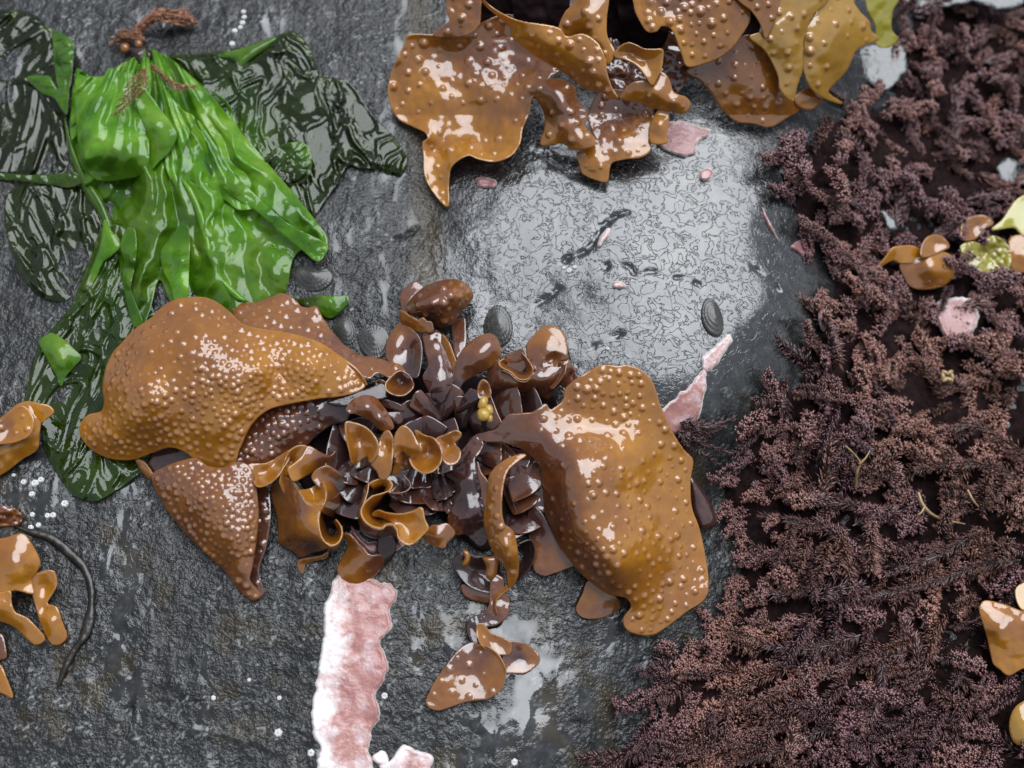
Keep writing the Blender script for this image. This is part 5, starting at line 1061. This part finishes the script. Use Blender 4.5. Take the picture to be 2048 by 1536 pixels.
for x, y, d in [(486, 22, 12), (488, 34, 12), (485, 46, 13), (481, 56, 12), (470, 63, 13), (465, 90, 14)]:
    barnacle(x, y, d, 'small white barnacle in the row beside the red tuft', 'row of white barnacles by the tuft')
for x, y, d in [(50, 966, 12), (72, 968, 15), (84, 961, 13), (66, 990, 13), (66, 1030, 11), (96, 1032, 12), (107, 1031, 13), (130, 1008, 15), (62, 1056, 12), (78, 1051, 11), (30, 952, 8)]:
    barnacle(x, y, d, 'small white barnacle between the left seaweed and the green film', 'white barnacles left of the green film')
for x, y, d in [(556, 1466, 16), (622, 1506, 14), (1028, 1524, 13), (769, 1392, 13), (558, 1396, 9), (427, 1396, 9), (498, 1360, 8)]:
    barnacle(x, y, d, 'lone white barnacle on the bare rock around the long pink strip', 'barnacles by the long pink strip')
for x, y, d in [(1138, 543, 11), (1150, 536, 10), (1128, 537, 8), (1215, 698, 9)]:
    barnacle(x, y, d, 'pale barnacle at the end of a crack in the bulge', 'barnacles in the cracks')

# ------------------------------------------------------------------ small things
def tube(name, pts, r, mat, parent=None, ns=6, step=5.0, taper=0.3, attrs=None, flat=1.0):
    C = catmull(pts, step, closed=False)
    P = at(C[:, 0], C[:, 1], C[:, 2])
    T = np.gradient(P, axis=0); T /= np.linalg.norm(T, axis=1)[:, None]
    up = np.array([0.1, 0.05, 1.0])
    A = np.cross(T, up); A /= np.linalg.norm(A, axis=1)[:, None]; Bn = np.cross(A, T)
    k = np.linspace(0, 1, len(P)); rr = r * S * (1 - (1 - taper) * k ** 2)
    V = np.concatenate([P + (A * math.cos(2 * math.pi * i / ns) + Bn * math.sin(2 * math.pi * i / ns) * flat) * rr[:, None] for i in range(ns)])
    n = len(P); Q = []
    for i in range(ns):
        j = (i + 1) % ns; a = np.arange(n - 1)
        Q.append(np.stack([i * n + a, j * n + a, j * n + a + 1, i * n + a + 1], 1))
    return mesh_obj(name, V, np.concatenate(Q), mat, parent, attrs)

def blob(parent, name, x, y, h, rx, ry, rz, mat, rot=0.0):
    p, e1, e2, n = frame_at(x, y)
    c = at(np.array([x]), np.array([y]), np.array([h]))[0]
    nu, nv = 20, 12; V = []
    for i in range(nv + 1):
        ph = math.pi * i / nv
        for j in range(nu):
            t = 2 * math.pi * j / nu
            k = 1 + 0.06 * math.sin(2 * t + ph * 3)
            u, v, w = rx * math.sin(ph) * math.cos(t) * k, ry * math.cos(ph), rz * math.sin(ph) * math.sin(t) * k
            cc, ss = math.cos(rot), math.sin(rot)
            V.append(c + ((u * cc - v * ss) * e1 + (u * ss + v * cc) * e2 + w * n) * S)
    a = (np.arange(nv)[:, None] * nu + np.arange(nu)[None]).ravel(); b = (np.arange(nv)[:, None] * nu + (np.arange(nu)[None] + 1) % nu).ravel()
    return mesh_obj(name, np.array(V), np.stack([a, a + nu, b + nu, b], 1), mat, parent)

T = thing('bladder_cluster', 'cluster of yellow bladders on a short brown stalk in the rosette', 'bladders', 968, 850, 80)
blob(T, 'bladder', 966, 806, 112, 9, 14, 9, BLADDER, -.4)
blob(T, 'bladder', 967, 829, 112, 13, 13, 11, BLADDER)
blob(T, 'bladder', 978, 820, 110, 9, 11, 9, BLADDER, .2)
blob(T, 'bladder', 980, 837, 108, 6, 8, 6, BLADDER)
tube('stalk', [(968, 838, 106), (969, 852, 92), (973, 866, 76)], 6, RIBBON, T)

def strip(pts, w):
    C = catmull([p + (0,) for p in pts], 8, closed=False)[:, :2]
    t = np.gradient(C, axis=0); n = np.stack([-t[:, 1], t[:, 0]], 1); n /= np.linalg.norm(n, axis=1)[:, None]
    k = np.linspace(0, 1, len(C)); ww = (w * (0.75 + 0.35 * vnoise(k * 9, k * 0, 4)) * np.clip(np.minimum(k * 8, (1 - k) * 4) + .2, 0, 1))[:, None]
    return [tuple(p) for p in C + n * ww] + [tuple(p) for p in (C - n * ww)[::-1]]
o = sheet(None, 'ribbon_seaweed', strip([(30, 1052), (60, 1064), (100, 1076), (140, 1108), (170, 1140), (182, 1180), (180, 1230), (168, 1272), (145, 1305), (128, 1340), (116, 1372)], 10), h=4, dome=3, tone=.95, step=3, wob=1.5, wl=20, mat=RIBBON)
tag(o, 'dark slimy ribbon seaweed curving down the bare rock beside the left seaweed', 'seaweed')

def facet(label, pts, h):
    """smooth sheet standing in for bright water, tilted on purpose to mirror the sun"""
    C = catmull(pts, 6); n = np.arange(len(C))
    C[:, 0] += 4 * vnoise(n / 2.2, n * 0, 5); C[:, 1] += 4 * vnoise(n / 2.2, n * 0 + 4, 5)
    v, f = triangulate(C, 7, 3)
    c = at(np.array([v[:, 0].mean()]), np.array([v[:, 1].mean()]), np.array([h]))[0]
    e = CAM_L - c; e /= np.linalg.norm(e)
    nn = e + np.array(sdir) @ RX; nn /= np.linalg.norm(nn)
    d = np.stack(ray(v[:, 0], v[:, 1]), 1)
    P = CAM_L + d * (((c - CAM_L) @ nn) / (d @ nn))[:, None]
    P = P + nn * (1.2 * fbm(v[:, 0] / 24, v[:, 1] / 24, 2, 3))[:, None] * S
    V2, F2, A2 = solid(P, f, 6, {})
    o = mesh_obj('rock', V2, F2, WATER)
    tag(o, label, None, kind='structure')
facet('bright wet patch, tilted to mirror the sky, among the turf beside the upper seaweed', [(1716, 112), (1740, 92), (1775, 86), (1806, 100), (1814, 130), (1800, 160), (1770, 178), (1734, 166), (1714, 140)], 24)
facet('bright wet patch, tilted to mirror the sky, behind the upper seaweed', [(1795, -50), (1900, -60), (2040, -60), (2048, 6), (1985, 16), (1950, 2), (1900, 10), (1860, 18), (1815, 14), (1798, -10)], 60)
facet('small wet patch, tilted to mirror the sky, at the edge of the turf', [(1996, 340), (2020, 318), (2080, 320), (2090, 366), (2040, 372), (2008, 364)], 30)
facet('narrow wet patch, tilted to mirror the sky, in the turf above the ragged pink crust', [(1762, 424), (1778, 432), (1796, 452), (1788, 460), (1770, 446)], 46)

# ------------------------------------------------------------------ red turf
def branchlet(V, F, A, p0, d, L, r, bend, tip0, tip1, up):
    """curved tapering needle, three sided"""
    b = len(V)
    d = d / np.linalg.norm(d)
    s = np.cross(d, up); s = s / (np.linalg.norm(s) + 1e-9); w = np.cross(s, d)
    p1 = p0 + d * L * 0.55 + bend * L * 0.18; p2 = p0 + d * L + bend * L * 0.5
    for p, rr, t in ((p0, r, tip0), (p1, r * 0.85, (tip0 + tip1) / 2)):
        for k in range(3):
            a = 2.094 * k
            V.append(p + (s * math.cos(a) + w * math.sin(a)) * rr); A.append(t)
    V.append(p2); A.append(tip1)
    for k in range(3):
        j = (k + 1) % 3
        F.append((b + k, b + j, b + 3 + j)); F.append((b + k, b + 3 + j, b + 3 + k)); F.append((b + 3 + k, b + 3 + j, b + 6))

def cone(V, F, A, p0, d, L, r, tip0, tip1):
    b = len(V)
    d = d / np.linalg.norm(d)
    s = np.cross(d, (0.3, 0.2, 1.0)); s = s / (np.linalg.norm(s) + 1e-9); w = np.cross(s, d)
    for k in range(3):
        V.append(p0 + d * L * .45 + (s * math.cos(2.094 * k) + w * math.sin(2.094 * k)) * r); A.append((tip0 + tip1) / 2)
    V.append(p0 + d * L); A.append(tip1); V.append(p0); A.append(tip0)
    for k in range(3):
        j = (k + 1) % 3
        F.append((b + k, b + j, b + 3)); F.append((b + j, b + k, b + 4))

def frond(seed, kind, L, nst):
    """one branch of turf along +x, in pixels; returns vertices, triangles, tip factor"""
    r = np.random.default_rng(seed)
    V, F, A = [], [], []
    up = np.array([0.0, 0.2, 1.0])
    curve = r.uniform(-.25, .25); lift = r.uniform(.05, .35)
    def axis_pt(t):
        return np.array([L * t, curve * L * t * t, lift * L * t - 0.22 * L * t * t])
    prev = None
    for k in range(9):
        p = axis_pt(k / 8); rr = 2.6 * (1 - .6 * k / 8)
        b = len(V)
        for q in range(4):
            V.append(p + np.array([0, math.cos(q * 1.571), math.sin(q * 1.571)]) * rr); A.append(0.25)
        if k:
            for q in range(4):
                j = (q + 1) % 4
                F.append((b - 4 + q, b - 4 + j, b + j)); F.append((b - 4 + q, b + j, b + q))
    for i in range(nst):
        t = 0.06 + 0.94 * (i + r.uniform(-.3, .3)) / nst
        t = min(max(t, 0), 1)
        p = axis_pt(t)
        for m in range(4):
            a = r.uniform(0, 6.28)
            d = np.array([r.uniform(.25, 1.0), math.cos(a), abs(math.sin(a)) * 0.9 - 0.12])
            env = (1.05 - t) ** 0.45 if t > .15 else .7
            if kind == 'brush':
                l = r.uniform(13, 24) * (0.45 + .55 * env)
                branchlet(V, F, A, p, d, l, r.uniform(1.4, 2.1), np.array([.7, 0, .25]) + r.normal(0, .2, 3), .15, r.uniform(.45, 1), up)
            else:
                l = r.uniform(8, 15) * (0.5 + .5 * env)
                branchlet(V, F, A, p, d, l, 1.7, r.normal(0, .3, 3), .1, .5, up)
                e = p + d / np.linalg.norm(d) * l * .8
                for z in range(4):
                    dd = d / np.linalg.norm(d) + r.normal(0, .8, 3); dd[2] = abs(dd[2])
                    cone(V, F, A, e, dd, r.uniform(5, 9), r.uniform(1.7, 2.6), .4, r.uniform(.7, 1))
    return np.array(V), np.array(F), np.array(A)

BRUSH = [frond(10 + k, 'brush', 78 + 7 * k, 24 + 2 * k) for k in range(5)]
KNOB = [frond(40 + k, 'knob', 46 + 6 * k, 11 + k) for k in range(5)]

def put(fr, x, y, h, ang, tilt, sc, hue):
    """place a frond at a photograph pixel, pointing along `ang` (0 = picture right, pi/2 = picture up)"""
    p, e1, e2, n = frame_at(x, y)
    V, F, A = fr
    c, s = math.cos(ang), math.sin(ang); ct, st = math.cos(tilt), math.sin(tilt)
    fx = (e1 * c + e2 * s) * ct + n * st; fy = -e1 * s + e2 * c; fz = np.cross(fx, fy)
    P = p + n * h * S + (V[:, :1] * fx + V[:, 1:2] * fy + V[:, 2:3] * fz) * sc * S
    return P, F, A, np.full(len(A), hue)

TURF_POLY = [(1760, 190), (1700, 205), (1650, 222), (1606, 262), (1572, 306), (1554, 352), (1566, 420), (1606, 452), (1640, 478), (1654, 540), (1640, 600), (1622, 660), (1590, 742), (1550, 792), (1508, 850), (1474, 900), (1448, 950), (1452, 1010), (1474, 1080), (1466, 1170), (1436, 1256), (1352, 1304), (1308, 1370), (1296, 1440), (1270, 1490), (1220, 1560), (1240, 1750), (2330, 1750), (2330, -190), (1830, -190), (1800, 60)]
HOLES = [(1764, 130, 40, 36), (1916, 634, 40, 38), (1860, 530, 55, 45), (1970, 490, 55, 50), (2030, 430, 40, 50), (1930, -14, 110, 16), (2040, 345, 22, 14), (2010, 1270, 75, 85), (2060, 1450, 60, 66), (1648, 640, 10, 24), (1660, 500, 12, 14)]

def build_turf():
    r = np.random.default_rng(5)
    parts = []
    cx = r.uniform(1210, 2280, 90000); cy = r.uniform(-160, 1700, 90000)
    m = inside(TURF_POLY, cx, cy)
    for a, b, c, d in HOLES: m &= ((cx - a) / c) ** 2 + ((cy - b) / d) ** 2 > 1
    cx, cy = cx[m], cy[m]
    grid = {}; pts = []
    for x, y in zip(cx, cy):
        sp = 27.5 if x < 2060 and -20 < y < 1560 else 60
        gx, gy = int(x // 20), int(y // 20); R = int(sp // 20) + 1
        if any((x - a) ** 2 + (y - b) ** 2 < sp * sp for i in range(gx - R, gx + R + 1) for j in range(gy - R, gy + R + 1) for a, b in grid.get((i, j), ())): continue
        grid.setdefault((gx, gy), []).append((x, y)); pts.append((x, y))
    pts = np.array(pts)
    dd = dist_poly(catmull(TURF_POLY, 12), pts[:, 0], pts[:, 1])
    hn = fbm(pts[:, 0] / 130, pts[:, 1] / 130, 2, 3); cn = fbm(pts[:, 0] / 80, pts[:, 1] / 80, 2, 14)
    for k, (x, y) in enumerate(pts):
        lower = min(max((y - 640) / 260, 0), 1)
        kd = 'brush' if r.random() < 0.30 + 0.30 * lower else 'knob'
        # branches lie down the slope: to the lower left below, every way above
        ang = math.radians(r.normal(200, 32)) if r.random() < .3 + .5 * lower else r.uniform(0, 6.28)
        fr = (BRUSH if kd == 'brush' else KNOB)[r.integers(5)]
        if dd[k] < 75 and 880 < y < 1330: fr = KNOB[r.integers(5)]; kd = 'brush'
        sc = r.uniform(.8, 1.35) * (1.0 if kd == 'brush' else 1.25)
        hue = np.clip(0.20 + 0.9 * hn[k] + (0.3 if y < 420 else 0) + (0.3 if x > 1760 and 700 < y < 1000 else 0) + r.normal(0, .18), 0, 1)
        base = (12 + 40 * cn[k]) * min(1, dd[k] / 60)
        parts.append(put(fr, x, y, max(0, base), ang, r.uniform(.0, .6), sc, hue))
    # dark mat underneath that fills the gaps between fronds
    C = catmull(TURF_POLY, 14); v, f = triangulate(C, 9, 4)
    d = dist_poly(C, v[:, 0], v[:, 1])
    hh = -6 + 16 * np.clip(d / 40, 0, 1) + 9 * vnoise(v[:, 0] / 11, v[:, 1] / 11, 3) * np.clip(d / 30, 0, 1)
    tag(mesh_obj('turf_mat', at(v[:, 0], v[:, 1], hh), f, TURF_MAT), 'dark mat filling the gaps under the red turf', None, kind='stuff')
    n0 = 0; Vs, Fs, As, Hs = [], [], [], []
    for P, F, A, Hh in parts:
        Vs.append(P); Fs.append(F + n0); As.append(A); Hs.append(Hh); n0 += len(P)
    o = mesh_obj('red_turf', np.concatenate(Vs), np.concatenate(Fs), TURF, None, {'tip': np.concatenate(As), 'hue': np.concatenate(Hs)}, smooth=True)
    tag(o, 'dense dark red feathery turf covering the lower rock', None, kind='stuff')

def single(name, label, fr, x, y, h, ang, tilt, sc, hue, cat='seaweed', group=None):
    P, F, A, Hh = put(fr, x, y, h, ang, tilt, sc, hue)
    o = mesh_obj(name, P, F, TURF, None, {'tip': A, 'hue': Hh})
    return tag(o, label, cat, group)

def big_frond(pts, label, group, hue, seed, wid=1.0, dens=1.0, kind='brush'):
    """a branch whose axis follows traced points (x, y, height)"""
    r = np.random.default_rng(seed)
    C = catmull(pts, 3.0, closed=False); P = at(C[:, 0], C[:, 1], C[:, 2]) / S
    Tn = np.gradient(P, axis=0); Tn /= np.linalg.norm(Tn, axis=1)[:, None]
    L = np.r_[0, np.cumsum(np.linalg.norm(np.diff(P, axis=0), axis=1))]
    up = np.array([0, 0.1, 1.0])
    V, F, A = [], [], []
    n = len(P)
    nst = int(L[-1] / 3.6 * dens)
    for i in range(nst):
        u = L[-1] * (i + r.uniform(-.4, .4)) / nst; k = int(np.clip(np.searchsorted(L, u), 0, n - 1)); t = u / L[-1]
        s = np.cross(Tn[k], up); s /= np.linalg.norm(s); w = np.cross(s, Tn[k])
        for m in range(3):
            a = r.uniform(-.5, math.pi + .5)
            d = Tn[k] * r.uniform(.4, 1.1) + s * math.cos(a) + w * math.sin(a) * .7
            l = wid * r.uniform(13, 25) * (0.5 + .5 * (1.04 - t) ** .5)
            if kind == 'brush':
                branchlet(V, F, A, P[k], d, l, r.uniform(1.2, 1.8), Tn[k] * .7 + r.normal(0, .2, 3), .2, r.uniform(.5, 1), up)
            else:
                branchlet(V, F, A, P[k], d, l * .6, 1.6, r.normal(0, .3, 3), .15, .5, up)
                e = P[k] + d / np.linalg.norm(d) * l * .5
                for z in range(4):
                    cone(V, F, A, e, d / np.linalg.norm(d) + r.normal(0, .8, 3), r.uniform(5, 9), r.uniform(1.6, 2.4), .4, r.uniform(.7, 1))
    T = thing('red_seaweed_frond', label, 'seaweed', pts[0][0], pts[0][1], pts[0][2], group)
    V = np.array(V) * S
    mesh_obj('branchlets', V, np.array(F), TURF, T, {'tip': np.array(A), 'hue': np.full(len(A), hue)})
    tube('stem', pts, 2.6, TURF, T, 5, 5, .4, None)
    return T

build_turf()
G = 'feathery fronds lying on the turf'
LB = 'red brown frond with %s branchlets lying on top of the turf'
for k, (pts, hue, kind) in enumerate([
    ([(1800, 1310, 44), (1740, 1320, 50), (1680, 1340, 52), (1610, 1360, 50), (1540, 1390, 46), (1490, 1410, 40)], .35, 'knob'),
    ([(1760, 1300, 44), (1765, 1360, 48), (1745, 1430, 48), (1700, 1500, 44)], .15, 'brush'),
    ([(1720, 1270, 44), (1660, 1290, 50), (1600, 1300, 50), (1520, 1290, 46), (1480, 1285, 38)], .3, 'brush'),
    ([(1730, 1440, 44), (1650, 1460, 50), (1560, 1500, 46), (1480, 1530, 40)], .2, 'brush'),
    ([(1660, 1400, 46), (1600, 1440, 48), (1530, 1460, 44), (1420, 1500, 36), (1350, 1520, 28)], .45, 'knob'),
    ([(2040, 1120, 50), (1960, 1130, 58), (1880, 1160, 60), (1800, 1180, 56), (1730, 1200, 46)], .55, 'brush'),
    ([(1960, 1060, 50), (1900, 1100, 56), (1830, 1130, 54), (1770, 1150, 46)], .5, 'brush'),
    ([(2040, 960, 50), (1970, 930, 60), (1900, 930, 62), (1830, 940, 58)], .75, 'brush'),
    ([(2040, 900, 50), (1990, 870, 62), (1940, 850, 64), (1900, 860, 60)], .8, 'brush'),
    ([(1760, 1030, 46), (1700, 1010, 54), (1640, 1000, 52), (1590, 970, 44)], .3, 'brush'),
    ([(1700, 1060, 44), (1640, 1060, 50), (1580, 1040, 46), (1520, 1030, 36)], .25, 'brush'),
    ([(1690, 880, 44), (1620, 870, 50), (1570, 850, 46), (1530, 870, 36)], .35, 'knob'),
    ([(1760, 820, 44), (1700, 800, 52), (1650, 790, 50), (1590, 790, 40)], .55, 'knob'),
    ([(1700, 430, 44), (1650, 400, 50), (1610, 370, 46), (1575, 350, 36)], .5, 'knob'),
    ([(1760, 560, 44), (1700, 520, 50), (1650, 470, 46), (1600, 440, 36)], .4, 'knob'),
    ([(1640, 1180, 44), (1560, 1190, 50), (1530, 1185, 46), (1500, 1195, 34)], .25, 'brush'),
    ([(1590, 1120, 44), (1540, 1110, 50), (1515, 1115, 44), (1490, 1115, 32)], .3, 'knob')]):
    big_frond(pts, LB % ('needle like' if kind == 'brush' else 'knobbly clustered'), G, hue, 300 + k, 1.0, 1.0, kind)
TT = 'dark red tuft'
for k, (x0, y0, lab) in enumerate([(1370, 860, '')]):
    T = thing('red_seaweed_tuft', 'small dark red bristly tuft beside the broad right blade and the pink wedge', 'seaweed', 1366, 868, 4)
    r = np.random.default_rng(61); V, F, A = [], [], []
    for i in range(26):
        a = math.radians(r.uniform(-75, 75)); L = r.uniform(40, 105) * (.6 if abs(a) > .7 else 1)
        c = np.array([1352 + r.uniform(0, 26), 858 + r.uniform(-22, 40)])
        pts = [(c[0], c[1], 8), (c[0] + L * .5 * math.cos(a), c[1] - L * .5 * math.sin(a) * .8, 26 + r.uniform(0, 18)), (c[0] + L * math.cos(a), c[1] - L * math.sin(a) * .8, 16 + r.uniform(0, 16))]
        C = catmull(pts, 3, closed=False); P = at(C[:, 0], C[:, 1], C[:, 2]) / S; Tn = np.gradient(P, axis=0); Tn /= np.linalg.norm(Tn, axis=1)[:, None]
        for k2 in range(2, len(P)):
            for m in range(2):
                d = Tn[k2] * 1.2 + r.normal(0, .7, 3)
                branchlet(V, F, A, P[k2], d, r.uniform(8, 16), 1.5, Tn[k2] * .5, .2, r.uniform(.4, .8), np.array([0, .1, 1]))
    mesh_obj('branchlets', np.array(V) * S, np.array(F), TURF, T, {'tip': np.array(A), 'hue': np.full(len(A), .25)})

def wispy(name, label, roots, hue, seed, tiplen=(6, 12), rad=1.2):
    r = np.random.default_rng(seed); V, F, A = [], [], []
    x, y, h = roots[0][0]
    T = thing(name, label, 'seaweed', x, y, 2)
    for pts in roots:
        C = catmull(pts, 3, closed=False); P = at(C[:, 0], C[:, 1], C[:, 2]) / S; Tn = np.gradient(P, axis=0); Tn /= np.linalg.norm(Tn, axis=1)[:, None]
        for k in range(1, len(P)):
            for m in range(2):
                d = Tn[k] + r.normal(0, .55, 3)
                branchlet(V, F, A, P[k], d, r.uniform(*tiplen), rad, Tn[k] * .4, .4, r.uniform(.7, 1), np.array([0, .1, 1]))
        for k in range(len(P) - 1):
            branchlet(V, F, A, P[k], P[k + 1] - P[k], np.linalg.norm(P[k + 1] - P[k]) * 1.4, rad * 1.2, np.zeros(3), .4, .6, np.array([0, .1, 1]))
    mesh_obj('branchlets', np.array(V) * S, np.array(F), TUFT, T, {'tip': np.array(A), 'hue': np.full(len(A), hue)})
    return T
r_ = np.random.default_rng(3)
roots = []
for k in range(22):
    a = r_.uniform(-.5, .5); L = r_.uniform(60, 112)
    roots.append([(272 + r_.uniform(-6, 10), 62 + r_.uniform(-10, 8), 6), (290 + L * .3, 30 + a * 10 + r_.uniform(-6, 6), 24 + r_.uniform(0, 20)), (282 + L, 34 + a * 26 + r_.uniform(-4, 8), 14 + r_.uniform(0, 14))])
T = wispy('red_seaweed_tuft', 'wispy reddish brown tuft above the green sheet', roots, 1.0, 62, (7, 12), 1.5)
roots = [[(286 + r_.uniform(-8, 8), 74 + r_.uniform(-6, 8), 8), (262 + r_.uniform(-20, 12), 66 + r_.uniform(-8, 10), 26), (240 + r_.uniform(-20, 24), 78 + r_.uniform(-10, 16), 10)] for k in range(14)]
T3 = wispy('red_seaweed_tuft', 'dark knotted red tuft with two orange beads at the top of the green sheet', roots, .6, 63, (5, 9), 1.4)
blob(T3, 'bead', 250, 96, 16, 11, 12, 9, mat_simple('orange_bead', (0.20, 0.07, 0.012), (0.34, 0.13, 0.02), 200, .3, .9, .1))
blob(T3, 'bead', 278, 88, 18, 9, 10, 8, bpy.data.materials['orange_bead'])
for k in range(8):
    a0 = r_.uniform(0, 6.28)
wispy('red_seaweed_tuft', 'sparse brown feathery sprig lying on the left of the bright green folds', [[(290, 135, 74), (275 + 4 * k, 150 + 6 * k, 92), (256 - 6 * k, 170 + 14 * k, 104 + 2 * k)] for k in range(5)], .9, 64, (7, 14), .9)
wispy('red_seaweed_tuft', 'sparse brown feathery sprig lying on the right of the bright green folds', [[(300, 130, 60), (325 + 6 * k, 150 + 5 * k, 78), (350 + 10 * k, 180 - 2 * k, 82)] for k in range(5)], .85, 65, (7, 14), .9)

# pale twigs in the turf
T = thing('pale_twig', 'yellowish bare twig sticking out of the turf below the bleached sprig', 'twig', 1920, 1050, 40)
tube('stem', [(1836, 985, 76), (1846, 1010, 78), (1866, 1030, 76), (1892, 1040, 70), (1930, 1048, 56)], 4, TWIG, T)
tube('side_branch', [(1935, 980, 74), (1946, 1000, 76), (1958, 1015, 70)], 3, TWIG, T)
tube('side_branch', [(1850, 1012, 80), (1842, 1026, 84), (1834, 1030, 82)], 2.4, TWIG, T)
T = thing('pale_twig', 'small forked greyish sprig standing in the turf', 'twig', 1716, 970, 40)
tube('stem', [(1712, 972, 50), (1714, 945, 74), (1720, 925, 86), (1706, 905, 92)], 3.4, TWIG, T)
tube('side_branch', [(1719, 928, 86), (1732, 915, 92), (1740, 900, 94)], 2.6, TWIG, T)
tube('side_branch', [(1706, 906, 92), (1696, 896, 96), (1690, 890, 94)], 2.4, TWIG, T)
o = None
T = thing('pale_polyp', 'tiny pale yellow rosette in the turf', 'seaweed', 1895, 752, 40)
for k in range(6):
    a = k * 1.047
    blob(T, 'lobe', 1895 + 9 * math.cos(a), 752 + 8 * math.sin(a), 74, 5, 9, 4, TWIG, a)
